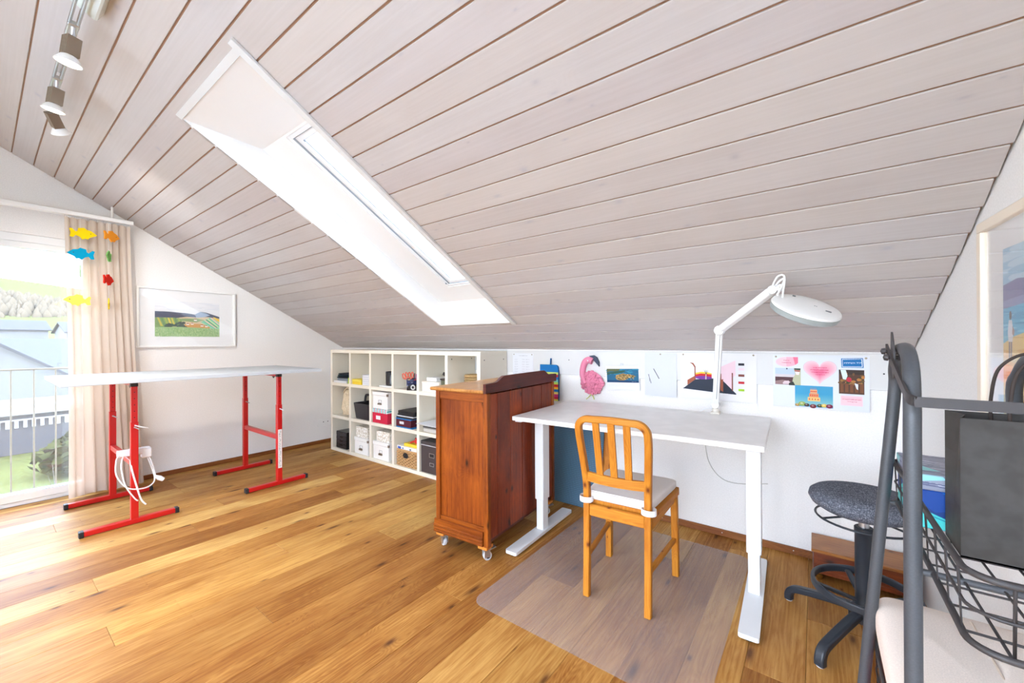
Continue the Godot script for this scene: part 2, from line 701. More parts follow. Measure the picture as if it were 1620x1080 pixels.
	M.cable_white = mat(rgb(238, 240, 242), 0.45)
	M.cable_grey = mat(rgb(190, 188, 182), 0.5)
	M.glass = mat(Color(0.94, 0.98, 1.0, 0.06), 0.02)
	M.glass.transparency = BaseMaterial3D.TRANSPARENCY_ALPHA
	M.picture_glass = mat(Color(1, 1, 1, 0.03), 0.02, 0.0, 0.5)
	M.picture_glass.transparency = BaseMaterial3D.TRANSPARENCY_ALPHA
	M.blind = mat(Color(0.97, 0.985, 0.99, 0.85), 0.9)
	M.blind.transparency = BaseMaterial3D.TRANSPARENCY_ALPHA
	M.blind.backlight_enabled = true
	M.blind.backlight = Color(1, 1, 1)
	M.curtain = grainy(mat(Color(0.90, 0.85, 0.80, 0.9), 0.95, 0.0, 0.1), noise_tex(47, 0.3, rgb(240, 240, 240), rgb(255, 255, 255), 256), 9.0)
	M.curtain.transparency = BaseMaterial3D.TRANSPARENCY_ALPHA
	M.curtain.backlight_enabled = true
	M.curtain.backlight = Color(0.8, 0.74, 0.68)
	M.chair_mat = mat(Color(0.80, 0.78, 0.78, 0.17), 0.3, 0.0, 0.5)
	M.chair_mat.transparency = BaseMaterial3D.TRANSPARENCY_ALPHA
	M.led = mat(rgb(255, 255, 255), 0.4)
	M.led.emission_enabled = true
	M.led.emission = Color(1.0, 0.97, 0.92)
	M.led.emission_energy_multiplier = 2.5

func speckle(a: Color, b: Color, c: Color) -> ImageTexture:
	var im := canvas(256, 256, a)
	var r := RandomNumberGenerator.new()
	r.seed = 9
	for k in 26000:
		var x := r.randi_range(0, 255)
		var y := r.randi_range(0, 255)
		im.set_pixel(x, y, b if r.randf() < 0.45 else c)
	return ImageTexture.create_from_image(im)

# ------------------------------------------------------------------ room shell
func build_room():
	var th := 0.25
	# floor: a sub-floor slab and oak planks running towards the knee wall
	var fl := room("floor")
	boxo("subfloor", Vector3(GABLE_X - 0.4, -0.3, KNEE_Z - 0.2), Vector3(1.2, -0.016, REAR_Z + 0.2), 0.0, mat(rgb(96, 64, 40), 0.9), fl)
	var w := 0.183
	var known := {11: -1.757, 12: -1.07, 14: -1.534, 15: -0.76, 10: -0.35, 9: -1.75, 8: -0.85, 7: -1.95, 6: -1.1, 5: -2.1, 4: -0.3, 13: -2.2, 16: -1.95, 17: -0.35, 18: -1.35, 19: -0.62, 20: -1.75, 21: -0.9, 22: -2.3, 23: -1.1, 24: -2.62, 25: -1.7, 26: -2.15, 27: -1.3}
	var k := 0
	var x0 := -0.946 - 21 * w
	while x0 < 0.72:
		var a := maxf(x0, GABLE_X)
		var b := minf(x0 + w, 0.70)
		var zz: float = known.get(k, -1.0)
		# joints above and below the seen one
		var js := [zz]
		var up := zz
		while up < REAR_Z - 0.5:
			up += rng.randf_range(1.75, 2.2)
			js.append(minf(up, REAR_Z))
		js.reverse()
		var dn := zz
		while dn > KNEE_Z:
			dn -= rng.randf_range(1.75, 2.2)
			js.append(maxf(dn, KNEE_Z))
		for q in js.size() - 1:
			var za: float = js[q + 1]
			var zb: float = js[q]
			if zb - za < 0.02 or b - a < 0.01:
				continue
			var m := mb(2)
			m.box(Vector3(a + 0.0004, -0.016, za + 0.0004), Vector3(b - 0.0004, 0.0, zb - 0.0004), 0.0012)
			var pick := rng.randi_range(0, M.floor.size() - 1)
			obj("plank", m, M.floor[pick], fl)
		x0 += w
		k += 1
	# knee wall in view, rear knee wall
	structure(boxo("wall_back", Vector3(GABLE_X - th, -0.3, KNEE_Z - th), Vector3(0.7, KNEE_Y + 0.03, KNEE_Z), 0.0, M.wall))
	var wr := mb()
	wr.box(Vector3(GABLE_X - th, -0.3, REAR_Z), Vector3(-2.5, 2.3, REAR_Z + th))
	wr.box(Vector3(0.5, -0.3, REAR_Z), Vector3(1.2, 2.3, REAR_Z + th))
	wr.box(Vector3(-2.5, -0.3, REAR_Z), Vector3(0.5, 0.0, REAR_Z + th))
	structure(obj("wall_rear", wr, M.wall))
	# gable with the window opening: drawn in (z, y), thickness outwards
	var gx := Transform3D(Basis(Vector3(0, 0, 1), Vector3(0, 1, 0), Vector3(-1, 0, 0)), Vector3(GABLE_X, 0, 0))
	var g := mb()
	g.at(gx)
	var wz0 := -0.62
	var wz1 := 1.2
	var hy := 2.03
	var e := 0.06
	g.prism(poly([KNEE_Z - th, -0.3, wz0, -0.3, wz0, ceil_y(wz0) + e, KNEE_Z - th, KNEE_Y + e - T * th]), 0, th)
	g.prism(poly([wz0, hy, wz1, hy, wz1, ceil_y(2 * RIDGE_Z - wz1) + e, RIDGE_Z, ceil_y(RIDGE_Z) + e, wz0, ceil_y(wz0) + e]), 0, th)
	g.prism(poly([wz1, -0.3, REAR_Z + th, -0.3, REAR_Z + th, ceil_y(2 * RIDGE_Z - REAR_Z - th) + e, wz1, ceil_y(2 * RIDGE_Z - wz1) + e]), 0, th)
	g.prism(poly([wz0, -0.3, wz1, -0.3, wz1, -0.02, wz0, -0.02]), 0, th)
	structure(obj("wall_left", g, M.wall))
	# right gable, a little out of square
	var d := Vector3(0.0505, 0, 1).normalized()
	var rx := Transform3D(Basis(d, Vector3.UP, d.cross(Vector3.UP)), Vector3(right_x(-2.768), 0, -2.768))
	var r := mb()
	r.at(rx)
	r.prism(poly([-0.3, -0.3, 5.0, -0.3, 5.0, ceil_y(2 * RIDGE_Z - 2.23) + e, 3.12, ceil_y(RIDGE_Z) + e, 0.0, KNEE_Y + e, -0.3, KNEE_Y]), -th, 0)
	structure(obj("wall_right", r, M.wall))
	# ceiling: boards along the room, cut out round the skylight
	var ce := room("ceiling")
	var bz := Basis(Vector3.RIGHT, Vector3(0, cos(deg_to_rad(SLOPE)), -sin(deg_to_rad(SLOPE))), Vector3(0, sin(deg_to_rad(SLOPE)), cos(deg_to_rad(SLOPE))))
	var cs := cos(deg_to_rad(SLOPE))
	var zk := -0.155
	while zk < RIDGE_Z:
		zk += 0.1035
	zk -= 0.1035
	var n := 0
	while zk > KNEE_Z - 0.02:
		var z_low := maxf(zk - 0.1035, KNEE_Z)
		var wid := (zk - z_low) / cs
		if wid > 0.012:
			var runs := []
			var zm := zk - 0.05
			var xr := right_x(zm) - 0.007
			if z_low < -0.615 and zk > -2.40:
				runs = [[GABLE_X + 0.003, -2.567, zk, z_low], [-1.795, xr, zk, z_low]]
				if zk > -0.61:
					runs.append([-2.567, -1.795, zk, -0.612])
				if z_low < -2.41:
					runs.append([-2.567, -1.795, -2.396, z_low])
			else:
				runs = [[GABLE_X + 0.003, xr, zk, z_low]]
			for q in runs:
				var wq: float = (q[2] - q[3]) / cs
				var gap := 0.007
				var e0 := 0.0
				# section (x = down the slope, y = up) drawn out along the room
				var fr := Transform3D(bz, Vector3(0, ceil_y(q[2]), q[2])) * Transform3D(Basis(Vector3(0, 0, 1), Vector3(0, 1, 0), Vector3(-1, 0, 0)), Vector3.ZERO)
				var m := mb(2)
				m.at(fr)
				m.prism(poly([e0, 0.016, e0, 0.0015, -0.0015, 0.0, -wq + gap + 0.0015, 0.0, -wq + gap, 0.0015, -wq + gap, 0.016]), -q[1], -q[0])
				var bo := obj("board", m, M.boards[rng.randi_range(0, M.boards.size() - 1)], ce)
				m = mb(2)
				m.at(fr)
				m.prism(poly([-wq + gap, 0.016, -wq + gap, 0.006, -wq, 0.006, -wq, 0.016]), -q[1], -q[0])
				obj("tongue", m, M.groove, bo)
		zk -= 0.1035
		n += 1
	# roof build-up above the boards, with the opening of the skylight
	var rp := mb()
	rp.at(Transform3D(bz, Vector3(0, KNEE_Y, KNEE_Z)))
	var sl := func(z: float) -> float: return (z - KNEE_Z) / cs
	var zt := -0.64
	var zb := -2.395
	var hi := 0.30
	var x_l := GABLE_X - 0.35
	var x_r := 1.2
	rp.box(Vector3(x_l, 0.017, -0.6), Vector3(-2.585, hi, sl.call(RIDGE_Z) + 0.1))
	rp.box(Vector3(-1.78, 0.017, -0.6), Vector3(x_r, hi, sl.call(RIDGE_Z) + 0.1))
	rp.box(Vector3(-2.585, 0.017, -0.6), Vector3(-1.78, hi, sl.call(zb) - 0.12))
	rp.box(Vector3(-2.585, 0.017, sl.call(zt) + 0.02), Vector3(-1.78, hi, sl.call(RIDGE_Z) + 0.1))
	obj("roof_panel", rp, M.groove, ce)
	# rear slope, opened by a wide dormer with glazed doors behind the camera
	var b2 := Basis(Vector3.RIGHT, Vector3(0, cos(deg_to_rad(SLOPE)), sin(deg_to_rad(SLOPE))), Vector3(0, -sin(deg_to_rad(SLOPE)), cos(deg_to_rad(SLOPE))))
	var rear := mb()
	rear.at(Transform3D(b2, Vector3(0, ceil_y(RIDGE_Z), RIDGE_Z)))
	var L := (REAR_Z - RIDGE_Z) / cs
	var dx0 := -2.5
	var dx1 := 0.5
	var dy := 2.42
	var zd := RIDGE_Z + (ceil_y(RIDGE_Z) - dy) / T
	rear.box(Vector3(x_l, 0, -0.1), Vector3(x_r, hi, (zd - RIDGE_Z) / cs))
	rear.box(Vector3(x_l, 0, (zd - RIDGE_Z) / cs), Vector3(dx0, hi, L + 0.6))
	rear.box(Vector3(dx1, 0, (zd - RIDGE_Z) / cs), Vector3(x_r, hi, L + 0.6))
	obj("rear_slope", rear, M.white_paint, ce)
	boxo("dormer_ceiling", Vector3(dx0 - 0.2, dy, zd - 0.02), Vector3(dx1 + 0.2, dy + 0.2, REAR_Z + 0.3), 0.0, M.white_paint, ce)
	for x in [[dx0 - 0.15, dx0], [dx1, dx1 + 0.15]]:
		var ck := mb()
		ck.at(Transform3D(Basis(Vector3(0, 0, 1), Vector3(0, 1, 0), Vector3(-1, 0, 0)), Vector3.ZERO))
		ck.prism(poly([zd - 0.1, dy, REAR_Z + 0.2, dy, REAR_Z + 0.2, 2.1, REAR_Z, 2.15]), -x[1], -x[0])
		obj("dormer_cheek", ck, M.white_paint, ce)
	structure(boxo("terrace", Vector3(-9.0, -0.25, REAR_Z + 0.25), Vector3(6.0, -0.06, REAR_Z + 7.0), 0.0, mat(rgb(206, 204, 200), 0.9)))
	var win := room("window_3")
	var pw := (dx1 - dx0) / 4
	for q in 4:
		var f := mb()
		var xa := dx0 + pw * q
		f.box(Vector3(xa, 0.0, REAR_Z + 0.05), Vector3(xa + 0.07, dy, REAR_Z + 0.12), 0.004)
		f.box(Vector3(xa + pw - 0.07, 0.0, REAR_Z + 0.05), Vector3(xa + pw, dy, REAR_Z + 0.12), 0.004)
		f.box(Vector3(xa + 0.07, 0.0, REAR_Z + 0.05), Vector3(xa + pw - 0.07, 0.09, REAR_Z + 0.12), 0.004)
		f.box(Vector3(xa + 0.07, dy - 0.09, REAR_Z + 0.05), Vector3(xa + pw - 0.07, dy, REAR_Z + 0.12), 0.004)
		var fo := obj("sash", f, M.pvc, win)
		var gl := mb()
		gl.box(Vector3(xa + 0.06, 0.08, REAR_Z + 0.08), Vector3(xa + pw - 0.06, dy - 0.08, REAR_Z + 0.086))
		obj("pane", gl, M.glass, fo)
	# skirtings
	structure(boxo("baseboard_back", Vector3(-2.10, 0.0, KNEE_Z), Vector3(right_x(-2.76) - 0.001, 0.04, KNEE_Z + 0.013), 0.002, M.skirting, self, 0))
	structure(boxo("baseboard_left", Vector3(GABLE_X, 0.0, KNEE_Z + 0.013), Vector3(GABLE_X + 0.013, 0.04, wz0 - 0.002), 0.002, M.skirting, self, 2))
	for q in 7:
		var px := -1.9 + q * 0.36
		var s := mb()
		s.at(Transform3D(Basis(Vector3.RIGHT, PI / 2), Vector3(px, 0.022, KNEE_Z + 0.013)))
		s.lathe([Vector2(0.0, 0.0012), Vector2(0.003, 0.0008), Vector2(0.0032, -0.001)], 8)
		obj("screw", s, M.steel, get_node("baseboard_back"))
	# raised white board along the top of the knee wall
	structure(boxo("trim_2", Vector3(-4.2, 0.945, KNEE_Z), Vector3(right_x(-2.76) - 0.002, KNEE_Y - 0.004, KNEE_Z + 0.012), 0.002, M.white_trim, self, 0))

func build_skylight():
	var win := room("window_1")
	var c0 := -2.565
	var c1 := -1.80
	var zt := -0.63
	var zb := -2.393
	var dz := 0.197
	var yt := ceil_y(-1.003) + dz
	var yb := ceil_y(zb) + dz
	var t := 0.018
	# lining of the shaft: level head, upright sides, upright sill
	var m := mb()
	m.quad(Vector3(c0, ceil_y(zt), zt), Vector3(c0, yt, -1.003), Vector3(c1, yt, -1.003), Vector3(c1, ceil_y(zt), zt))
	m.quad(Vector3(c0, ceil_y(zt) + t, zt + t), Vector3(c1, ceil_y(zt) + t, zt + t), Vector3(c1, yt + t, -1.003), Vector3(c0, yt + t, -1.003))
	m.quado(Vector3(c0, ceil_y(zt), zt), Vector3(c1, ceil_y(zt), zt), Vector3(c1, ceil_y(zt) + t, zt + t), Vector3(c0, ceil_y(zt) + t, zt + t), Vector3(0, 0, 1))
	obj("head_lining", m, M.white_paint, win)
	for s in [[c0, -t], [c1, t]]:
		m = mb()
		m.at(Transform3D(Basis(Vector3(0, 0, 1), Vector3(0, 1, 0), Vector3(-1, 0, 0)), Vector3(s[0], 0, 0)))
		m.prism(poly([zt, ceil_y(zt), -1.003, yt + 0.01, zb, yb + 0.01, zb, ceil_y(zb)]), minf(0, -s[1]), maxf(0, -s[1]))
		obj("side_lining", m, M.white_paint, win)
	m = mb()
	m.box(Vector3(c0, ceil_y(zb), zb - t), Vector3(c1, yb, zb))
	obj("sill_lining", m, M.white_paint, win)
	# frame plane, parallel to the ceiling
	var bz := Basis(Vector3.RIGHT, Vector3(0, cos(deg_to_rad(SLOPE)), -sin(deg_to_rad(SLOPE))), Vector3(0, sin(deg_to_rad(SLOPE)), cos(deg_to_rad(SLOPE))))
	var cs := cos(deg_to_rad(SLOPE))
	var o := Transform3D(bz, Vector3(0, ceil_y(-1.003) + dz, -1.003))
	var L := (-1.003 - zb) / cs
	var f0 := 0.013
	var f1 := (-1.003 + 2.228) / cs
	var fx := -2.302
	var fr := -1.70
	m = mb()
	m.at(o)
	m.box(Vector3(c0 - 0.02, 0, -L - 0.02), Vector3(fx, 0.018, 0.05))
	m.box(Vector3(fx, 0, -L - 0.02), Vector3(fr, 0.018, -f1))
	m.box(Vector3(fx, 0, -f0), Vector3(fr, 0.018, 0.05))
	obj("cover_board", m, M.white_paint, win)
	# outer frame, sash, drip rails
	var rect := func(called: String, x0: float, x1: float, z0: float, z1: float, wd: float, y0: float, y1: float, ma: Material):
		var q := mb()
		q.at(o)
		q.box(Vector3(x0, y0, z1), Vector3(x0 + wd, y1, z0), 0.002)
		q.box(Vector3(x1 - wd, y0, z1), Vector3(x1, y1, z0), 0.002)
		q.box(Vector3(x0 + wd, y0, z0 - wd), Vector3(x1 - wd, y1, z0), 0.002)
		q.box(Vector3(x0 + wd, y0, z1), Vector3(x1 - wd, y1, z1 + wd), 0.002)
		obj(called, q, ma, win)
	rect.call("window_frame", fx, fr, -f0, -f1, 0.024, 0.004, 0.13, M.pvc)
	rect.call("gasket", fx + 0.024, fr - 0.024, -f0 - 0.022, -f1 + 0.02, 0.006, 0.008, 0.12, M.gasket)
	rect.call("sash", fx + 0.030, fr - 0.030, -f0 - 0.028, -f1 + 0.022, 0.03, 0.016, 0.11, M.pvc)
	rect.call("blind_rail", fx + 0.058, fr - 0.058, -f0 - 0.056, -f1 + 0.03, 0.009, 0.03, 0.07, M.alu)
	m = mb()
	m.at(o)
	m.box(Vector3(fx + 0.05, 0.09, -f1 + 0.03), Vector3(fr - 0.05, 0.098, -f0 - 0.04))
	obj("pane", m, M.glass, win)
	# pleated blind drawn over the pane
	var bx0 := fx + 0.075
	var bx1 := fr - 0.07
	var z0 := -f0 - 0.068
	var z1 := -f1 + 0.036
	m = mb()
	m.at(o)
	var np := 64
	for k in np:
		var za := lerpf(z0, z1, float(k) / np)
		var zc := lerpf(z0, z1, float(k + 1) / np)
		var ya := 0.056 if k % 2 == 0 else 0.068
		var yc := 0.068 if k % 2 == 0 else 0.056
		m.quad(Vector3(bx0, ya, za), Vector3(bx0, yc, zc), Vector3(bx1, yc, zc), Vector3(bx1, ya, za))
	obj("pleated_blind", m, M.blind, win)
	for p in [Vector3(fx + 0.012, 0.003, -f1 + 0.04), Vector3(fx + 0.064, 0.028, -f0 - 0.064), Vector3(fx + 0.066, 0.028, -f1 + 0.04)]:
		m = mb()
		m.at(o)
		m.cbox(p, Vector3(0.014, 0.01, 0.016), 0.003)
		obj("corner_fitting", m, M.gasket, win)
	# outside flashing closes the joint between frame and roof
	m = mb()
	m.at(o)
	m.box(Vector3(-2.75, 0.018, -L - 0.15), Vector3(fx, 0.12, 0.2))
	m.box(Vector3(fr, 0.018, -L - 0.15), Vector3(-1.55, 0.12, 0.2))
	m.box(Vector3(fx, 0.018, -L - 0.15), Vector3(fr, 0.12, -f1))
	m.box(Vector3(fx, 0.018, -f0), Vector3(fr, 0.12, 0.2))
	obj("flashing", m, M.gasket, win)
	# cover strips round the opening
	var oc := Transform3D(bz, Vector3(0, ceil_y(zt), zt))
	var Lc := (zt - zb) / cs
	m = mb(2)
	m.at(oc)
	m.box(Vector3(c1, -0.016, -Lc - 0.01), Vector3(c1 + 0.036, -0.0005, 0.05), 0.002)
	m.box(Vector3(c0 - 0.004, -0.006, 0.0), Vector3(c1, -0.0005, 0.03), 0.001)
	structure(obj("trim_1", m, M.white_trim))

func build_balcony_window():
	var win := room("window_2")
	var x0 := GABLE_X - 0.09
	var x1 := GABLE_X - 0.012
	var z0 := -0.62
	var z1 := 1.2
	var fr := func(called: String, a: float, b: float, y0: float, y1: float, wd: float, bot: float, xa: float, xb: float):
		var m := mb()
		m.box(Vector3(xa, y0, a), Vector3(xb, y1, a + wd), 0.003)
		m.box(Vector3(xa, y0, b - wd), Vector3(xb, y1, b), 0.003)
		m.box(Vector3(xa, y1 - wd, a + wd), Vector3(xb, y1, b - wd), 0.003)
		m.box(Vector3(xa, y0, a + wd), Vector3(xb, y0 + bot, b - wd), 0.003)
		return obj(called, m, M.pvc, win)
	fr.call("window_frame", z0, z1, 0.0, 2.03, 0.06, 0.03, x0, x1)
	for s in [[z0 + 0.06, 0.285], [0.295, z1 - 0.06]]:
		var sash = fr.call("sash", s[0], s[1], 0.03, 1.97, 0.045, 0.06, x0 + 0.012, x1 + 0.008)
		var g := mb()
		g.box(Vector3(x0 + 0.04, 0.085, s[0] + 0.04), Vector3(x0 + 0.046, 1.93, s[1] - 0.04))
		obj("pane", g, M.glass, sash)
		var q := mb()
		q.box(Vector3(x1 + 0.0082, 0.09, s[0] + 0.045), Vector3(x1 + 0.010, 0.094, s[1] - 0.045))
		obj("gasket", q, M.gasket, sash)
	var h := mb()
	h.box(Vector3(x1 + 0.008, 0.98, 0.30), Vector3(x1 + 0.02, 1.12, 0.325), 0.003)
	h.rod(Vector3(x1 + 0.05, 1.05, 0.312), Vector3(x1 + 0.05, 0.93, 0.312), 0.009, 8)
	h.rod(Vector3(x1 + 0.015, 1.05, 0.312), Vector3(x1 + 0.052, 1.05, 0.312), 0.009, 8)
	obj("handle", h, M.steel, win)

# ------------------------------------------------------------------ outside
func far_y(x: float, z: float) -> float:
	var d := -x
	var y := -4.6
	if d > 45:
		y += (d - 45) * 0.05
	if d > 230:
		y += (d - 230) * 0.10
	return y + sin(z * 0.02 + d * 0.013) * 0.012 * maxf(d - 60, 0)

func build_outside():
	var grass := grainy(mat(rgb(90, 92, 58), 1.0, 0.0, 0.1), noise_tex(61, 0.08, rgb(190, 186, 150), rgb(255, 255, 240), 256), 0.25, true)
	var ground := mb()
	var f := func(u: float, w: float) -> Vector3:
		var x := -5.4 - pow(u, 2.2) * 560.0
		var z := (w - 0.5) * (60.0 + pow(u, 1.6) * 760.0)
		return Vector3(x, far_y(x, z), z)
	ground.grid(f, 60, 40)
	var go := obj("garden_ground", ground, grass)
	go.set_meta("kind", "structure")
	# wooded hill
	var hill := mb()
	var hf := func(u: float, w: float) -> Vector3:
		var z := (w - 0.5) * 800.0
		var x := -300.0 - u * 180.0
		return Vector3(x, far_y(-300, 0) - 2 + sin(u * PI * 0.5) * (26.0 + 7.0 * sin(z * 0.012) + 3.0 * sin(z * 0.05)), z)
	hill.grid(hf, 10, 60)
	var ho := obj("hill", hill, mat(rgb(94, 90, 70), 1.0, 0.0, 0.1))
	ho.set_meta("kind", "structure")
	var tree := mb()
	tree.lathe([Vector2(0.0, 0.0), Vector2(1.6, 0.6), Vector2(2.1, 2.4), Vector2(1.6, 4.4), Vector2(0.7, 6.0), Vector2(0.0, 6.8)], 7)
	var mm := MultiMesh.new()
	mm.transform_format = MultiMesh.TRANSFORM_3D
	mm.mesh = tree.mesh()
	mm.instance_count = 4200
	var r := RandomNumberGenerator.new()
	r.seed = 77
	for k in 4200:
		var p: Vector3 = hf.call(r.randf(), 0.5 + r.randf_range(-0.3, 0.3))
		mm.set_instance_transform(k, Transform3D(Basis().scaled(Vector3.ONE * r.randf_range(0.5, 1.0)), p))
	var fo := MultiMeshInstance3D.new()
	fo.name = "forest"
	fo.multimesh = mm
	fo.material_override = mat(rgb(92, 82, 68), 1.0, 0.0, 0.1)
	add_child(fo)
	tag(fo, "hazy bare woodland covering the hill far beyond the window", "forest")
	fo.set_meta("kind", "stuff")
	# village houses far away
	for k in 16:
		var x := -95.0 - r.randf() * 90.0
		var z := -70.0 + k * 11.0 + r.randf_range(-1, 1)
		var h := thing("village_house", "tiny pale house with a low grey roof in the distant village", "house", Vector3(x, far_y(x, z) - 0.2, z), r.randf_range(-40, 40), "houses of the distant village")
		house_parts(h, r.randf_range(5, 8), r.randf_range(7, 11), r.randf_range(2.6, 3.6), 2.0, mat(rgb(92, 92, 94), 0.9), mat(rgb(52, 50, 52), 0.9), 0)
	# neighbouring roofs below the balcony
	var roof_grey := mat(rgb(46, 46, 50), 0.9)
	var roof_brown := mat(rgb(60, 54, 54), 0.9)
	var cream := mat(rgb(88, 88, 88), 0.9)
	var n1 := thing("neighbour_house", "house with a long grey gabled roof and chimney beyond the railing", "house", Vector3(-54, -4.6, -4.5), 52, "")
	house_parts(n1, 9, 12, 3.4, 2.6, cream, roof_grey, 2)
	var ch := mb()
	ch.box(Vector3(-0.35, 5.0, -2.4), Vector3(0.35, 6.7, -1.7), 0.03)
	obj("chimney", ch, cream, n1)
	var n2 := thing("neighbour_house", "house with a brown tiled roof behind the curtain edge", "house", Vector3(-49, -4.5, -19.0), -18, "")
	house_parts(n2, 8, 10, 3.4, 2.6, cream, roof_brown, 2)
	var n3 := thing("neighbour_house", "house with a pale roof at the left edge of the view", "house", Vector3(-62, -4.2, 8.5), 60, "")
	house_parts(n3, 8, 10, 2.6, 2.4, cream, mat(rgb(64, 62, 62), 0.9), 2)
	# low flat garage with a slatted parapet
	var gar := thing("garage", "low flat-roofed garage with a pale slatted parapet across the lawn", "garage", Vector3(-36.5, -4.6, -5.0), 6)
	boxo("wall", Vector3(-2.5, 0, -9), Vector3(2.5, 2.1, 7), 0.02, mat(rgb(58, 58, 62), 0.9), gar)
	boxo("roof", Vector3(-3.0, 2.1, -9.4), Vector3(3.0, 2.45, 7.4), 0.03, mat(rgb(104, 102, 100), 0.9), gar)
	for k in 52:
		boxo("slat", Vector3(2.52, 1.4, -8.6 + k * 0.3), Vector3(2.58, 1.78, -8.46 + k * 0.3), 0.0, mat(rgb(136, 138, 140), 0.8) if k == 0 else gar.get_child(2).material_override, gar)
	boxo("handrail", Vector3(2.5, 1.78, -8.8), Vector3(2.62, 1.86, 7.0), 0.0, gar.get_child(2).material_override, gar)
	# bushes on the lawn
	var leaf := grainy(mat(rgb(64, 68, 40), 1.0, 0.0, 0.1), noise_tex(67, 0.12, rgb(150, 150, 130), rgb(255, 255, 235), 128), 0.8)
	var spots := [[-27.0, -2.9, 1.5, "round olive green bush on the lawn left of the curtain"], [-29.5, -6.6, 1.7, "larger olive green bush on the lawn just behind the curtain edge"], [-31.0, 1.4, 1.2, "small bush on the lawn near the left edge of the window"]]
	for s in spots:
		var t := thing("garden_bush", s[3], "bush", Vector3(s[0], -4.62, s[1]))
		var b := mb()
		var rr := RandomNumberGenerator.new()
		rr.seed = int(s[0] * -100)
		for k in 420:
			var d: Vector3 = Vector3(rr.randfn(), absf(rr.randfn()), rr.randfn()).normalized() * float(s[2]) * rr.randf_range(0.6, 1.0)
			var q := Basis.from_euler(Vector3(rr.randf() * 6, rr.randf() * 6, rr.randf() * 6)) * 1.0
			var w: float = 0.13 * s[2]
			b.quad(d + q * Vector3(-w, -w, 0) + Vector3.UP * 0.3, d + q * Vector3(w, -w, 0) + Vector3.UP * 0.3, d + q * Vector3(w, w, 0.02) + Vector3.UP * 0.3, d + q * Vector3(-w, w, 0) + Vector3.UP * 0.3)
		obj("foliage", b, leaf, t)
		var st := mb()
		for k in 5:
			st.rod(Vector3(0, 0, 0), Vector3(sin(k * 1.3) * 0.6, s[2] * 0.9, cos(k * 1.3) * 0.6), 0.05, 5, 0.02)
		obj("stem", st, mat(rgb(92, 78, 66), 0.9), t)
	# bare shrubs under the balcony
	var bark := mat(rgb(76, 68, 58), 0.9)
	var sh := [[-13.0, 0.7, "bare twiggy shrub rising in front of the lawn at far left"], [-14.0, -1.2, "bare twiggy shrub beside the middle railing bar"], [-15.5, -3.0, "bare twiggy shrub close to the curtain edge"]]
	for s in sh:
		var t := thing("bare_shrub", s[2], "shrub", Vector3(s[0], -4.7, s[1]))
		for k in 9:
			var a: float = k * 0.7 + s[1]
			var b := mb()
			var hgt := rng.randf_range(1.8, 3.0)
			var p := curve([Vector3.ZERO, Vector3(cos(a) * 0.25, hgt * 0.45, sin(a) * 0.25), Vector3(cos(a) * 0.8, hgt, sin(a) * 0.8)], 4)
			b.tube(p, 0.02, 5, false, 0.006)
			for j in 4:
				var q: Vector3 = p[3 + j]
				b.rod(q, q + Vector3(cos(a + j * 2.0) * 0.3, 0.55, sin(a + j * 2.0) * 0.3), 0.009, 4, 0.003)
			obj("branch", b, bark, t)
	# balcony railing
	var rl := thing("balcony_railing", "thin beige metal railing with upright bars outside the window", "railing", Vector3(-5.05, -0.02, 0))
	var rm := mat(rgb(120, 108, 88), 0.5)
	boxo("top_rail", Vector3(-0.012, 1.012, -1.3), Vector3(0.012, 1.026, 2.0), 0.002, rm, rl)
	boxo("bottom_rail", Vector3(-0.012, 0.03, -1.3), Vector3(0.012, 0.044, 2.0), 0.002, rm, rl)
	var bar := mb()
	bar.rod(Vector3(0, 0.04, 0), Vector3(0, 1.015, 0), 0.005, 6)
	var bm := bar.mesh()
	for k in 28:
		put("bar", bm, rm, rl, at(0, 0, -1.209 + k * 0.117))
	var slab := boxo("balcony_slab", Vector3(-5.15, -0.3, -2.0), Vector3(GABLE_X - 0.25, -0.03, 2.6), 0.005, mat(rgb(110, 108, 104), 0.9))
	structure(slab)

func house_parts(t: Node3D, w: float, l: float, h: float, rise: float, wm: Material, rm: Material, windows: int):
	var b := mb()
	b.prism(poly([-w / 2, 0, w / 2, 0, w / 2, h, 0, h + rise, -w / 2, h]), -l / 2, l / 2)
	obj("wall", b, wm, t)
	b = mb()
	var o := 0.5
	var k := rise / (w / 2)
	b.prism(poly([-w / 2 - o, h - o * k + 0.02, 0, h + rise + 0.02, w / 2 + o, h - o * k + 0.02, w / 2 + o, h - o * k + 0.25, 0, h + rise + 0.28, -w / 2 - o, h - o * k + 0.25]), -l / 2 - o, l / 2 + o)
	obj("roof", b, rm, t)
	for q in windows:
		boxo("window", Vector3(w / 2, 1.2, -l / 4 + q * l / 2 - 0.5), Vector3(w / 2 + 0.04, 2.3, -l / 4 + q * l / 2 + 0.5), 0.0, M.gasket, t)

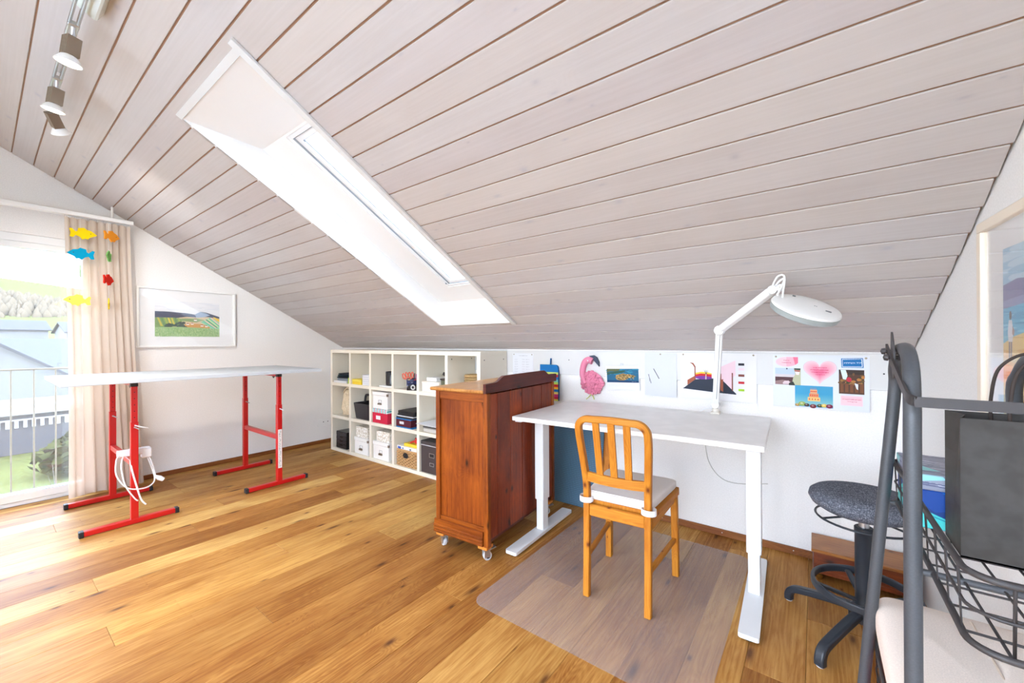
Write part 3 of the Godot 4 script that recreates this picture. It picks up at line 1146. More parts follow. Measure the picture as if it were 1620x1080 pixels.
# ------------------------------------------------------------------ curtain, rail, fish
func build_curtain():
	var rl := thing("curtain_rail", "white curtain rail hanging below the sloping boards above the window", "curtain rail", Vector3(-4.6, 2.215, 0))
	boxo("track", Vector3(-0.035, -0.018, -0.79), Vector3(0.035, 0.012, 1.5), 0.003, M.white_paint, rl)
	for z in [-0.665, 0.5]:
		var b := mb()
		b.rod(Vector3(0, 0.012, z), Vector3(0, (ceil_y(z) if z < RIDGE_Z else ceil_y(2 * RIDGE_Z - z)) - 2.215, z), 0.008, 8)
		obj("hanger", b, M.white_paint, rl)
	var gl := mb()
	gl.tube(PackedVector3Array([Vector3(0, -0.02, -0.42), Vector3(0, -0.02, -0.6), Vector3(0, -0.02, -0.77)]), 0.004, 6)
	obj("glide_strip", gl, M.alu, rl)
	var ct := thing("curtain", "sheer beige full-length curtain gathered at the window's edge", "curtain", Vector3(-4.6, 0, 0))
	var f := func(u: float, w: float) -> Vector3:
		# u across (window side to wall side), w from the top down
		var zt := lerpf(-0.405, -0.775, u)
		var zb := lerpf(-0.425, -0.86, u)
		var z := lerpf(zt, zb, pow(w, 1.5)) - sin(w * PI) * 0.012 * (1 - u)
		var ph := u * 8.0 * TAU + sin(u * 9.0) * 1.1
		var amp := lerpf(0.016, 0.024, w) * (0.7 + 0.3 * sin(u * 17.0 + 1.0))
		var drift := sin(u * 8.0 + w * 2.0) * 0.022 * w
		z += cos(ph + 0.6) * 0.010 * (0.4 + w * 0.6)
		return Vector3(sin(ph + sin(w * 2.5 + u * 5.0) * 0.7 * w) * amp + drift, lerpf(2.188, 0.012 + 0.006 * sin(ph), w) - 0.012 * absf(sin(ph * 0.5)) * (1 - w), z)
	var m := mb()
	m.grid(f, 190, 46, Vector2(2, 5))
	obj("cloth", m, M.curtain, ct)
	for k in 10:
		var z := lerpf(-0.41, -0.77, k / 9.0)
		var g := mb()
		g.tube(arc(Vector3(0, 2.19, z), Vector3(0, 0, 0.006), Vector3(0, 0.012, 0), 0, 340, 10), 0.0018, 5)
		obj("glider", g, M.alu, ct)
	# strings of felt fish
	var fish := poly([-0.055, 0.0, -0.03, 0.022, -0.012, 0.026, 0.0, 0.036, 0.024, 0.03, 0.026, 0.014, 0.034, 0.008, 0.05, 0.026, 0.06, 0.022, 0.054, 0.0, 0.058, -0.024, 0.044, -0.026, 0.034, -0.012, 0.02, -0.018, 0.006, -0.034, -0.006, -0.026, -0.016, -0.03, -0.024, -0.018])
	var strands := [
		["string of yellow, blue and pale yellow felt fish before the window", -4.50, -0.475, [[2.05, rgb(240, 206, 20), -0.02, -1.0], [1.893, rgb(10, 150, 190), 0.0, 1.0], [1.76, rgb(196, 226, 190), 0.0, 0.1], [1.535, rgb(238, 214, 96), 0.02, 1.0]]],
		["string of orange, green, red and yellow felt fish before the curtain", -4.50, -0.63, [[2.06, rgb(244, 156, 50), -0.02, -0.7], [1.90, rgb(128, 190, 104), 0.0, 0.3], [1.71, rgb(222, 46, 34), 0.0, -0.5], [1.52, rgb(240, 206, 50), 0.0, 0.16]]]]
	for s in strands:
		var t := thing("fish_mobile", s[0], "mobile", Vector3(s[1], 0, s[2]))
		var b := mb()
		b.rod(Vector3(-0.06, 2.197, 0), Vector3(0, 2.18, 0), 0.0009, 4)
		b.rod(Vector3(0, 2.18, 0), Vector3(0, 1.5, 0), 0.0009, 4)
		obj("string", b, M.thread, t)
		for q in s[3]:
			var fm := mat(q[1], 0.9, 0.0, 0.2)
			var fb := mb()
			var turn := acos(clampf(absf(q[3]), 0.0, 1.0))
			var bs := Basis(Vector3.UP, PI / 2 + turn) if q[3] > 0 else Basis(Vector3.UP, -PI / 2 + turn)
			fb.at(Transform3D(bs.scaled(Vector3.ONE * 1.3), Vector3(0, q[0], q[2])))
			fb.prism(fish, -0.003, 0.003)
			var fo := obj("fish", fb, fm, t)
			var eye := mb()
			eye.at(Transform3D(bs, Vector3(0, q[0], q[2])))
			for e in [-1.0, 1.0]:
				eye.cbox(Vector3(-0.036, 0.006, e * 0.0036), Vector3(0.006, 0.006, 0.001), 0.0004)
			obj("eye", eye, M.black_plastic, fo)

# ------------------------------------------------------------------ spot rail
func build_track_light():
	var yo := -0.085
	var t := thing("track_light", "brushed steel rail with three lit spotlights under the sloping ceiling", "spotlight rail")
	var z := -0.232
	var y := ceil_y(-0.247) + yo
	var rail := mb()
	for s in [-0.012, 0.012]:
		rail.rod(Vector3(-3.30, y, z + s), Vector3(-1.2, y, z + s), 0.0055, 8)
	obj("rail", rail, M.steel, t)
	# power box on the ceiling
	var bx := mb()
	var bz := Basis(Vector3.RIGHT, Vector3(0, cos(deg_to_rad(SLOPE)), -sin(deg_to_rad(SLOPE))), Vector3(0, sin(deg_to_rad(SLOPE)), cos(deg_to_rad(SLOPE))))
	bx.at(Transform3D(bz, Vector3(-2.17, ceil_y(-0.262) - 0.001, -0.262)))
	bx.box(Vector3(-0.11, -0.05, -0.055), Vector3(0.11, 0, 0.055), 0.006)
	obj("power_box", bx, mat(rgb(216, 222, 214), 0.25), t)
	for x in [-2.83, -1.45]:
		var st := mb()
		st.rod(Vector3(x, y, z), Vector3(x, ceil_y(-0.25), -0.25), 0.006, 8)
		obj("standoff", st, M.steel, t)
		var ro := mb()
		ro.at(Transform3D(bz, Vector3(x, ceil_y(-0.25) - 0.0005, -0.25)))
		ro.lathe([Vector2(0.0, -0.016), Vector2(0.016, -0.014), Vector2(0.022, -0.004), Vector2(0.022, 0.0)], 12)
		obj("rose", ro, M.brass, t)
	var spots := [[-2.36, Vector3(-0.12, -1.0, 0.1), -0.01], [-2.90, Vector3(-0.14, -1.0, 0.1), -0.01], [-3.22, Vector3(-0.55, -0.75, -0.42), 0.0], [-1.7, Vector3(0.3, -1.0, 0.0), 0.0]]
	var n := 0
	for s in spots:
		var a: Vector3 = s[1].normalized()
		var p := Vector3(s[0], y, z)
		var hinge := p + Vector3(-0.02, -0.035, 0)
		var hd := Node3D.new()
		hd.name = numbered(t, "spot_head")
		t.add_child(hd)
		var jb := mb()
		jb.cbox(p, Vector3(0.03, 0.02, 0.034), 0.003)
		jb.rod(p, hinge, 0.008, 8)
		obj("joint", jb, M.steel, hd)
		# ribbed housing: two side plates round a core
		var up := -a
		var sd := up.cross(Vector3(0.3, 0, 1)).normalized()
		var bs := Basis(sd, up, sd.cross(up))
		var hb := mb()
		hb.at(Transform3D(bs, hinge + a * 0.045))
		for k in 5:
			hb.cbox(Vector3(-0.02 + k * 0.01, 0, 0), Vector3(0.006, 0.075, 0.044), 0.001)
		hb.cbox(Vector3.ZERO, Vector3(0.044, 0.07, 0.03), 0.002)
		obj("housing", hb, M.brushed, hd)
		var cb := mb()
		cb.at(Transform3D(bs, hinge + a * 0.112))
		cb.lathe([Vector2(0.020, 0.03), Vector2(0.026, 0.026), Vector2(0.040, 0.004), Vector2(0.042, 0.0), Vector2(0.038, 0.0)], 24)
		obj("reflector", cb, M.white_paint, hd)
		var db := mb()
		db.at(Transform3D(bs, hinge + a * 0.112))
		db.lathe([Vector2(0.038, 0.0015), Vector2(0.036, 0.0), Vector2(0.0, 0.0)], 24)
		obj("led_lens", db, M.led, hd)
		var l := SpotLight3D.new()
		l.name = "spot_light_%d" % n
		n += 1
		add_child(l)
		l.position = hinge + a * 0.118
		l.look_at_from_position(l.position, l.position + a, Vector3.BACK)
		l.spot_angle = 55.0
		l.spot_attenuation = 2.0
		l.spot_range = 12.0
		l.light_color = Color(1.0, 0.97, 0.93)
		l.light_energy = 0.5
		l.light_size = 0.04
		l.shadow_enabled = true

# ------------------------------------------------------------------ craft table
func build_craft_table():
	var t := thing("craft_table", "long white craft table on two red steel height-adjustable frames", "table", Vector3(-3.87, 0, -1.06))
	var ox := -3.87
	var oz := -1.06
	boxo("tabletop", Vector3(-4.315 - ox, 0.953, -1.80 - oz), Vector3(-3.433 - ox, 0.979, -0.28 - oz), 0.002, M.table_top, t)
	for zc in [-0.617, -1.527]:
		var f := Node3D.new()
		f.name = numbered(t, "leg_frame")
		t.add_child(f)
		f.position = Vector3(0, 0, zc - oz)
		for x in [-4.355 - ox, -3.64 - ox]:
			boxo("foot_bar", Vector3(x - 0.019, 0.004, -0.225), Vector3(x + 0.019, 0.036, 0.225), 0.003, M.red, f)
			for e in [-1.0, 1.0]:
				boxo("end_cap", Vector3(x - 0.021, 0.0, minf(e * 0.222, e * 0.245)), Vector3(x + 0.021, 0.038, maxf(e * 0.222, e * 0.245)), 0.003, M.black_plastic, f)
			boxo("lower_post", Vector3(x - 0.019, 0.036, -0.03), Vector3(x + 0.019, 0.68, 0.008), 0.002, M.red, f)
			boxo("upper_post", Vector3(x - 0.016, 0.68, -0.027), Vector3(x + 0.016, 0.915, 0.005), 0.002, M.red, f)
			var hb := mb()
			for k in 5:
				hb.at(Transform3D(Basis(Vector3.FORWARD, PI / 2), Vector3(x + 0.0161, 0.71 + k * 0.042, -0.011)))
				hb.lathe([Vector2(0.0035, 0.0), Vector2(0.0035, 0.0006), Vector2(0, 0.0006)], 8)
			obj("adjusting_holes", hb, M.black_plastic, f)
			var kb := mb()
			kb.rod(Vector3(x + 0.019, 0.645, -0.011), Vector3(x + 0.03, 0.645, -0.011), 0.005, 8)
			kb.rod(Vector3(x + 0.03, 0.645, -0.011), Vector3(x + 0.05, 0.632, -0.03), 0.004, 8)
			obj("clamp_pin", kb, M.steel, f)
			boxo("post_cap", Vector3(x - 0.018, 0.915, -0.03), Vector3(x + 0.018, 0.94, 0.008), 0.003, M.black_plastic, f)
		boxo("stretcher", Vector3(-4.336 - ox, 0.385, -0.026), Vector3(-3.659 - ox, 0.42, 0.004), 0.002, M.red, f)
		boxo("top_bar", Vector3(-4.34 - ox, 0.918, -0.025), Vector3(-3.655 - ox, 0.94, 0.003), 0.002, M.red, f)
		boxo("packing_strip", Vector3(-4.33 - ox, 0.94, -0.05), Vector3(-3.66 - ox, 0.953, 0.03), 0.001, M.raw_pine, f, 0)
		for x in [-4.25 - ox, -3.74 - ox]:
			var wb := mb()
			wb.cbox(Vector3(x, 0.912, -0.011), Vector3(0.03, 0.008, 0.012), 0.002)
			wb.rod(Vector3(x, 0.918, -0.011), Vector3(x, 0.9, -0.011), 0.005, 8)
			obj("wing_nut", wb, M.black_plastic, f)
	# strip of printed lettering on the far frame's near post
	var im := canvas(32, 256, rgb(236, 232, 226))
	for k in 60:
		im.fill_rect(Rect2i(rng.randi_range(6, 16), 8 + k * 4, rng.randi_range(3, 12), 2), rgb(120, 118, 116))
	var lb := print_mesh(0.03, 0.325)
	var lo := obj("printed_label", lb, print_mat(im), t.get_node("leg_frame_001"), "white printed strip")
	lo.transform = Transform3D(Basis(Vector3.UP, PI / 2), Vector3(-3.64 + 0.0196 - ox, 0.308, -0.011))
	# power strip tied to the near frame
	var ps := thing("power_strip", "white power strip with coiled cable tied to the red table frame", "power strip", Vector3(-3.64, 0.445, -0.64))
	boxo("body", Vector3(-0.09, 0.0, -0.085), Vector3(-0.045, 0.042, 0.085), 0.006, M.cable_white, ps)
	boxo("switch_end", Vector3(-0.09, -0.03, -0.09), Vector3(-0.043, 0.038, -0.035), 0.008, M.cable_white, ps)
	var cb := mb()
	cb.tube(curve([Vector3(-0.06, 0.02, 0.07), Vector3(-0.02, -0.01, 0.095), Vector3(0.02, -0.10, 0.10), Vector3(0.03, -0.19, 0.05), Vector3(0.03, -0.215, -0.02), Vector3(0.0, -0.21, -0.075), Vector3(-0.04, -0.17, -0.10), Vector3(-0.06, -0.02, -0.065)], 8), 0.0042, 8)
	cb.tube(curve([Vector3(-0.06, 0.02, 0.05), Vector3(0.0, -0.05, 0.075), Vector3(0.03, -0.17, 0.06), Vector3(0.032, -0.26, 0.02), Vector3(0.03, -0.29, 0.0)], 8), 0.0042, 8)
	cb.tube(curve([Vector3(-0.05, 0.0, 0.02), Vector3(0.015, -0.05, 0.03), Vector3(0.032, -0.16, 0.012), Vector3(0.034, -0.28, -0.015), Vector3(0.034, -0.325, -0.04)], 8), 0.005, 8)
	cb.tube(curve([Vector3(-0.06, 0.0, -0.07), Vector3(-0.05, -0.08, -0.09), Vector3(-0.045, -0.13, -0.10), Vector3(-0.04, -0.17, -0.105)], 8), 0.004, 8)
	obj("cable", cb, M.cable_white, ps)
	var pl := mb()
	pl.at(Transform3D(Basis(Vector3.RIGHT, 0.9), Vector3(-0.04, -0.185, -0.125)))
	pl.lathe([Vector2(0.0, -0.03), Vector2(0.013, -0.028), Vector2(0.017, 0.0), Vector2(0.009, 0.03), Vector2(0.0, 0.032)], 12)
	obj("plug", pl, M.cable_white, ps)
	var tb := mb()
	tb.at(at(0, 0.205, -0.004))
	tb.tube(arc(Vector3(0, 0, 0), Vector3(0.023, 0, 0), Vector3(0, 0.012, 0.023), 0, 330, 14), 0.004, 6)
	tb.tube(curve([Vector3(0.023, 0, 0), Vector3(0.03, -0.012, -0.03), Vector3(0.028, -0.02, -0.05)], 4), 0.004, 6)
	obj("cable_tie", tb, M.cable_white, ps)

# ------------------------------------------------------------------ shelf unit and what stands in it
const SX := -4.356      # centre line of the first upright
const SP := 0.3692      # pitch of the uprights

func cell_x(c: int) -> float:
	return SX + SP * c + 0.0175

func build_shelf():
	var t := thing("shelf_unit", "white cube shelf unit of six columns and three rows", "shelf", Vector3(-3.25, 0, -2.58))
	var ox := 3.25
	var oz := 2.58
	var zf := -2.40
	var zb := -2.748
	boxo("top_panel", Vector3(-4.374 + ox, 1.089, zb + oz), Vector3(-2.123 + ox, 1.124, zf + oz), 0.001, M.shelf, t)
	boxo("bottom_panel", Vector3(-4.374 + ox, 0.0, zb + oz), Vector3(-2.123 + ox, 0.032, zf + oz), 0.001, M.shelf, t)
	for c in 7:
		var x := SX + SP * c
		var hw := 0.0175 if c in [0, 6] else 0.0165
		boxo("upright", Vector3(x - hw + ox, 0.032, zb + oz), Vector3(x + hw + ox, 1.089, zf + oz - (0.0 if c in [0, 6] else 0.001)), 0.001, M.shelf, t)
	for c in 6:
		for y in [0.363, 0.726]:
			boxo("shelf_board", Vector3(cell_x(c) - 0.001 + ox, y, zb + oz), Vector3(cell_x(c) + SP - 0.034 + ox, y + 0.033, zf + oz - 0.001), 0.001, M.shelf, t)
	for p in [[SX + SP * 6 + 0.0178, -2.45], [SX + SP * 6 + 0.0178, -2.70], [SX + SP * 5 + 0.0168, -2.45], [SX + SP * 5 + 0.0168, -2.70]]:
		var h := mb()
		h.at(Transform3D(Basis(Vector3.FORWARD, PI / 2), Vector3(p[0] + ox, 1.055, p[1] + oz)))
		h.lathe([Vector2(0.005, 0.0), Vector2(0.005, 0.0008), Vector2(0.0, 0.0008)], 10)
		obj("screw_hole", h, M.black_plastic, t)
	var r0 := 0.032
	var r1 := 0.396
	var r2 := 0.759
	# --- top row
	simple("paper_pad", "white paper pad at the bottom of the pile in the top left cell", "paper pad", Vector3(-4.33, r2, -2.62), Vector3(-4.07, r2 + 0.022, -2.412), M.paper, "pile in the top left shelf cell")
	simple("notebook", "grey-blue notebook in the pile in the top left cell", "notebook", Vector3(-4.285, r2 + 0.0222, -2.62), Vector3(-4.07, r2 + 0.048, -2.43), mat(rgb(128, 138, 150), 0.6), "pile in the top left shelf cell")
	var fo := thing("folded_cloth", "dark teal folded cloth on top of the pile in the top left cell", "cloth", Vector3(-4.195, r2 + 0.0485, -2.5), 8)
	for k in 3:
		var b := mb()
		b.pillow(Vector3(0.006 * k, 0.0105 + 0.0185 * k, 0), Vector3(0.19 - 0.012 * k, 0.02, 0.16), 0.5, 0.25, 28, 8)
		obj("fold", b, mat([rgb(24, 34, 44), rgb(18, 48, 62), rgb(30, 38, 46)][k], 0.95), fo)
	simple("lime_box", "small lime green packet beside the pile in the top left cell", "packet", Vector3(-4.055, r2, -2.46), Vector3(-4.02, r2 + 0.062, -2.42), mat(rgb(176, 204, 40), 0.6))
	lidded("yellow_box", "low yellow cardboard box in the top row, second cell", "box", Vector3(-3.882, r2, -2.49), Vector3(0.165, 0.055, 0.15), 0.026, mat(rgb(238, 206, 52), 0.7), mat(rgb(236, 214, 84), 0.7))
	var im := canvas(128, 128, rgb(206, 208, 214))
	for y in 5:
		for x in 5:
			dab(im, 14 + x * 26 + (13 if y % 2 == 1 else 0), 14 + y * 26, 5, 9, rgb(246, 246, 248))
	var pm := print_mat(im)
	pm.uv1_triplanar = true
	pm.uv1_scale = Vector3.ONE * 9.0
	simple("patterned_box", "grey box with white drop pattern beside the yellow box", "box", Vector3(-3.785, r2, -2.55), Vector3(-3.655, r2 + 0.108, -2.42), pm)
	var mug := thing("black_mug", "tall black cylindrical pot standing on a white tray", "pot", Vector3(-3.39, r2 + 0.016, -2.505))
	var b := mb()
	b.lathe([Vector2(0.0, 0.0), Vector2(0.058, 0.0), Vector2(0.064, 0.006), Vector2(0.066, 0.132), Vector2(0.064, 0.135), Vector2(0.061, 0.132), Vector2(0.058, 0.012), Vector2(0.0, 0.012)], 32)
	obj("body", b, M.black_gloss, mug)
	simple("white_tray", "flat white tray under the black pot", "tray", Vector3(-3.50, r2, -2.6), Vector3(-3.28, r2 + 0.015, -2.425), M.white_paint)
	# pencil cup with scissors and pens
	var cup := thing("pencil_cup", "dark blue patterned pencil cup in the top row", "pencil cup", Vector3(-3.04, r2, -2.48))
	im = canvas(128, 64, rgb(26, 34, 74))
	for k in 70:
		dab(im, rng.randf() * 128, rng.randf() * 64, 2 + rng.randf() * 4, 1 + rng.randf() * 3, [rgb(190, 70, 60), rgb(150, 160, 190), rgb(60, 80, 140), rgb(210, 190, 150)][k % 4])
	var cm := print_mat(im, 0.4)
	cm.uv1_scale = Vector3(1.6, 10, 1)
	b = mb()
	b.lathe([Vector2(0.0, 0.0), Vector2(0.058, 0.0), Vector2(0.061, 0.004), Vector2(0.062, 0.098), Vector2(0.058, 0.1), Vector2(0.055, 0.006), Vector2(0.0, 0.006)], 28)
	obj("body", b, cm, cup)
	for s in [[-0.035, 0.02], [0.012, 0.035]]:
		var sc := thing("scissors", "orange-handled scissors at the left of the pencil cup" if s[0] < 0 else "orange-handled scissors in the middle of the pencil cup", "scissors", Vector3(-3.04 + s[0], r2 + 0.008, -2.48 + s[1]))
		sc.rotation_degrees = Vector3(-6, 20, 22 if s[0] < 0 else 4)
		b = mb()
		b.box(Vector3(-0.008, 0.0, -0.001), Vector3(0.0, 0.1, 0.001), 0.0003)
		b.box(Vector3(-0.001, 0.0, 0.0012), Vector3(0.008, 0.1, 0.003), 0.0003)
		obj("blades", b, M.steel, sc)
		for e in [-1.0, 1.0]:
			b = mb()
			var ring := PackedVector3Array()
			for k in 16:
				var a := TAU * k / 16
				ring.append(Vector3(e * 0.016 + cos(a) * 0.012, 0.128 + sin(a) * 0.027, 0.001))
			b.tube(ring, 0.0045, 6, true)
			b.rod(Vector3(e * 0.004, 0.09, 0.001), Vector3(e * 0.012, 0.108, 0.001), 0.005, 6)
			obj("handle", b, mat(rgb(214, 74, 40), 0.4), sc)
	var pens := [[rgb(22, 24, 30), 0.02, "black"], [rgb(150, 40, 120), 0.03, "magenta"], [rgb(30, 50, 130), 0.04, "blue"], [rgb(28, 30, 60), 0.046, "navy"], [rgb(60, 62, 70), 0.034, "dark grey"]]
	for k in pens.size():
		var p := thing("pen", pens[k][2] + " pen standing in the pencil cup", "pen", Vector3(-3.04 + pens[k][1] * 0.9, r2 + 0.008, -2.465 - 0.012 * k))
		p.rotation_degrees = Vector3(-4 + k * 3, 0, -4 - 4 * k)
		b = mb()
		b.lathe([Vector2(0.0, 0.0), Vector2(0.005, 0.004), Vector2(0.005, 0.10), Vector2(0.0042, 0.145 - k * 0.006), Vector2(0.0, 0.147 - k * 0.006)], 8)
		obj("barrel", b, mat(pens[k][0], 0.35), p)
	var st := thing("tape_dispenser", "grey and black tape dispenser before the pencil cup", "tape dispenser", Vector3(-2.955, r2, -2.42), 20)
	b = mb()
	b.prism(poly([-0.065, 0.0, 0.065, 0.0, 0.062, 0.022, 0.03, 0.05, -0.015, 0.056, -0.05, 0.04, -0.065, 0.015]), -0.018, 0.018, true)
	obj("body", b, M.black_gloss, st)
	b = mb()
	b.at(Transform3D(Basis(Vector3.RIGHT, PI / 2), Vector3(0.0, 0.03, 0.0)))
	b.lathe([Vector2(0.012, -0.0195), Vector2(0.024, -0.0195), Vector2(0.024, 0.0195), Vector2(0.012, 0.0195)], 20)
	obj("tape_roll", b, mat(rgb(196, 194, 190), 0.4), st)
	# white boxes and ornament
	lidded("keepsake_box", "cream box with a flat lid in the fifth cell of the top row", "box", Vector3(-2.725, r2, -2.505), Vector3(0.225, 0.092, 0.18), 0.02, mat(rgb(240, 232, 220), 0.6), mat(rgb(236, 228, 214), 0.6))
	lidded("small_white_box", "small white box lying on the cream box", "box", Vector3(-2.755, r2 + 0.0925, -2.51), Vector3(0.13, 0.032, 0.11), 0.012, M.board_white, M.board_white)
	var orn := thing("ornament", "small dark bonsai ornament beside the white boxes", "ornament", Vector3(-2.578, r2, -2.47))
	b = mb()
	b.lathe([Vector2(0.0, 0.0), Vector2(0.03, 0.0), Vector2(0.046, 0.05), Vector2(0.048, 0.11), Vector2(0.042, 0.11), Vector2(0.0, 0.1)], 16)
	obj("pot", b, mat(rgb(92, 98, 74), 0.4), orn)
	b = mb()
	b.lathe([Vector2(0.0, 0.112), Vector2(0.056, 0.112), Vector2(0.058, 0.124), Vector2(0.0, 0.126)], 16)
	obj("dish", b, mat(rgb(40, 32, 28), 0.4), orn)
	b = mb()
	for k in 9:
		var a := k * 0.75
		b.tube(curve([Vector3(0, 0.126, 0), Vector3(cos(a) * 0.015, 0.15, sin(a) * 0.015), Vector3(cos(a) * 0.034, 0.165 + 0.008 * (k % 3), sin(a) * 0.034)], 4), 0.004, 5, false, 0.007)
	obj("branches", b, mat(rgb(48, 38, 34), 0.7), orn)
	wicker("small_wicker_basket", "small shallow wicker basket in the right cell of the top row", Vector3(-2.37, r2, -2.60), Vector3(0.15, 0.155, 0.13), 8, rgb(206, 166, 104))
	simple("wall_plug", "white plug on the wall seen through the right shelf cell", "plug", Vector3(-2.38, 0.945, KNEE_Z + 0.012), Vector3(-2.345, 0.985, KNEE_Z + 0.016), M.cable_white)
	# --- middle row
	var sack := thing("canvas_bag", "crumpled cream canvas bag in the left cell of the middle row", "bag", Vector3(-4.135, r1, -2.525))
	var nz := FastNoiseLite.new()
	nz.seed = 3
	nz.frequency = 7.0
	b = mb()
	var sf := func(u: float, w: float) -> Vector3:
		var a := TAU * u
		var rad := 0.105 * pow(sin(clampf(0.16 + w * 0.86, 0, 1) * PI), 0.3) * (1.0 - 0.16 * w)
		if w > 0.93:
			rad *= (1.0 - (w - 0.93) / 0.07 * 0.95)
		if w < 0.04:
			rad *= w / 0.04
		var d := Vector3(cos(a), 0, -sin(a))
		var q := nz.get_noise_3d(d.x * 0.16, w * 0.35, d.z * 0.16)
		return Vector3(d.x * (rad + q * 0.026) * 1.05 + 0.012 * sin(w * 5.0), w * 0.295 + q * 0.01 * w, d.z * (rad + q * 0.026) * 1.15)
	b.grid(sf, 60, 40)
	obj("cloth", b, grainy(mat(rgb(224, 208, 178), 0.95, 0.0, 0.2), noise_tex(71, 0.3, rgb(236, 236, 236), rgb(255, 255, 255), 128), 8.0), sack)
	for e in [-1.0, 1.0]:
		b = mb()
		b.tube(curve([Vector3(-0.05, 0.25, e * 0.08), Vector3(-0.03, 0.30, e * 0.06), Vector3(0.02, 0.30, e * 0.05), Vector3(0.05, 0.26, e * 0.075)], 6), 0.009, 6)
		obj("strap", b, mat(rgb(214, 196, 164), 0.95), sack)
	# black tote
	var tote := thing("storage_tote", "black plastic carry tote with raised handle in the middle row", "tote", Vector3(-3.803, r1, -2.548))
	b = mb()
	open_bin(b, Vector3(0.26, 0.165, 0.24), Vector3(0.31, 0.165, 0.27), 0.006, 0.03)
	obj("bin", b, M.tote, tote)
	b = mb()
	b.tube(curve([Vector3(-0.13, 0.16, 0), Vector3(-0.115, 0.225, 0), Vector3(-0.08, 0.238, 0), Vector3(0.08, 0.238, 0), Vector3(0.115, 0.225, 0), Vector3(0.13, 0.16, 0)], 6), 0.012, 8)
	obj("handle", b, M.tote, tote)
	# red box with striped lid, white box on it
	var stripe := stripes([rgb(90, 190, 190), rgb(240, 236, 230), rgb(196, 60, 96), rgb(150, 150, 160), rgb(250, 248, 246), rgb(70, 170, 175)], 10)
	lidded("red_box", "red cardboard box with a striped lid in the middle row", "box", Vector3(-3.472, r1, -2.535), Vector3(0.245, 0.142, 0.245), 0.04, mat(rgb(200, 26, 62), 0.6), stripe, true)
	file_box("white box with metal label holder standing on the red striped box", Vector3(-3.472, r1 + 0.1425, -2.537), Vector3(0.24, 0.17, 0.24))
	# maroon box, blue folder, black binders
	simple("blue_folder", "bright blue folder under the maroon box", "folder", Vector3(-3.215, r1, -2.66), Vector3(-2.975, r1 + 0.008, -2.412), mat(rgb(20, 120, 190), 0.4), "blue folders with the maroon box")
	lidded("maroon_box", "flat maroon box with a white label in the middle row", "box", Vector3(-3.115, r1 + 0.0085, -2.53), Vector3(0.215, 0.066, 0.22), 0.0, mat(rgb(84, 18, 36), 0.55), null, true)
	var ff := simple("blue_folder", "bright blue folder lying on the maroon box", "folder", Vector3(-3.225, r1 + 0.076, -2.65), Vector3(-3.0, r1 + 0.083, -2.415), mat(rgb(24, 130, 205), 0.4), "blue folders with the maroon box")
	var ys := r1 + 0.0835
	var cols := [rgb(52, 54, 60), rgb(240, 240, 240), rgb(34, 34, 38), rgb(28, 28, 30)]
	var hs := [0.016, 0.008, 0.014, 0.03]
	var nm := ["thin dark grey binder under the others", "white paper wad between the black binders", "slim black binder in the pile of binders", "thick black binder on top of the pile"]
	for k in 4:
		simple("binder" if k != 1 else "paper_wad", nm[k], "binder" if k != 1 else "paper", Vector3(-3.225 + 0.004 * k, ys + 0.0003, -2.70), Vector3(-2.985 + 0.003 * k, ys + hs[k], -2.425 - 0.004 * k), mat(cols[k], 0.45), "pile of binders on the maroon box")
		ys += hs[k] + 0.0005
	# paper stack
	for k in 5:
		simple("paper_stack", ["lowest thick wad of grey drawing papers in the fifth cell", "grey portfolio in the pile of papers in the fifth cell", "black portfolio in the pile of papers in the fifth cell", "white wad of papers near the top of the fifth cell's pile", "large white sheet sticking out on top of the fifth cell's pile"][k], "paper", [Vector3(-2.84, r1, -2.72), Vector3(-2.83, r1 + 0.0302, -2.71), Vector3(-2.82, r1 + 0.0455, -2.7), Vector3(-2.83, r1 + 0.0522, -2.7), Vector3(-2.85, r1 + 0.0802, -2.72)][k], [Vector3(-2.53, r1 + 0.03, -2.43), Vector3(-2.535, r1 + 0.045, -2.42), Vector3(-2.53, r1 + 0.052, -2.405), Vector3(-2.53, r1 + 0.08, -2.42), Vector3(-2.53, r1 + 0.0825, -2.35)][k], [mat(rgb(206, 200, 192), 0.8), mat(rgb(150, 146, 142), 0.7), mat(rgb(40, 40, 44), 0.6), mat(rgb(226, 224, 222), 0.8), M.paper][k], "papers in the fifth middle cell")
	var wire := thing("wire_rack", "thin wire letter rack behind the stacked papers", "rack", Vector3(-2.70, r1 + 0.083, -2.6))
	b = mb()
	for k in 6:
		b.tube(PackedVector3Array([Vector3(-0.1 + k * 0.04, 0, 0.05), Vector3(-0.1 + k * 0.04, 0.06, 0.0), Vector3(-0.1 + k * 0.04, 0.06, -0.05)]), 0.0015, 5)
	b.rod(Vector3(-0.1, 0.06, 0), Vector3(0.1, 0.06, 0), 0.002, 5)
	obj("wires", b, M.steel, wire)
	# --- bottom row
	var db := thing("drawer_box", "black box with four small drawers in the bottom left cell", "drawer box", Vector3(-4.19, r0, -2.54))
	boxo("body", Vector3(-0.105, 0, -0.12), Vector3(0.105, 0.185, 0.118), 0.002, M.black_gloss, db)
	for k in 4:
		var dr := boxo("drawer", Vector3(-0.098, 0.006 + k * 0.045, 0.1185), Vector3(0.098, 0.046 + k * 0.045, 0.124), 0.002, M.tote, db)
		boxo("finger_slot", Vector3(-0.03, 0.034 + k * 0.045, 0.1243), Vector3(0.03, 0.043 + k * 0.045, 0.1262), 0.0008, M.black_gloss, dr)
	var marble := grainy(mat(Color.WHITE, 0.6), noise_tex(73, 0.03, rgb(206, 196, 176), rgb(250, 248, 242), 256, 5), 4.0)
	file_box("white lidded box at the bottom of the second shelf column", Vector3(-3.805, r0, -2.537), Vector3(0.24, 0.172, 0.24))
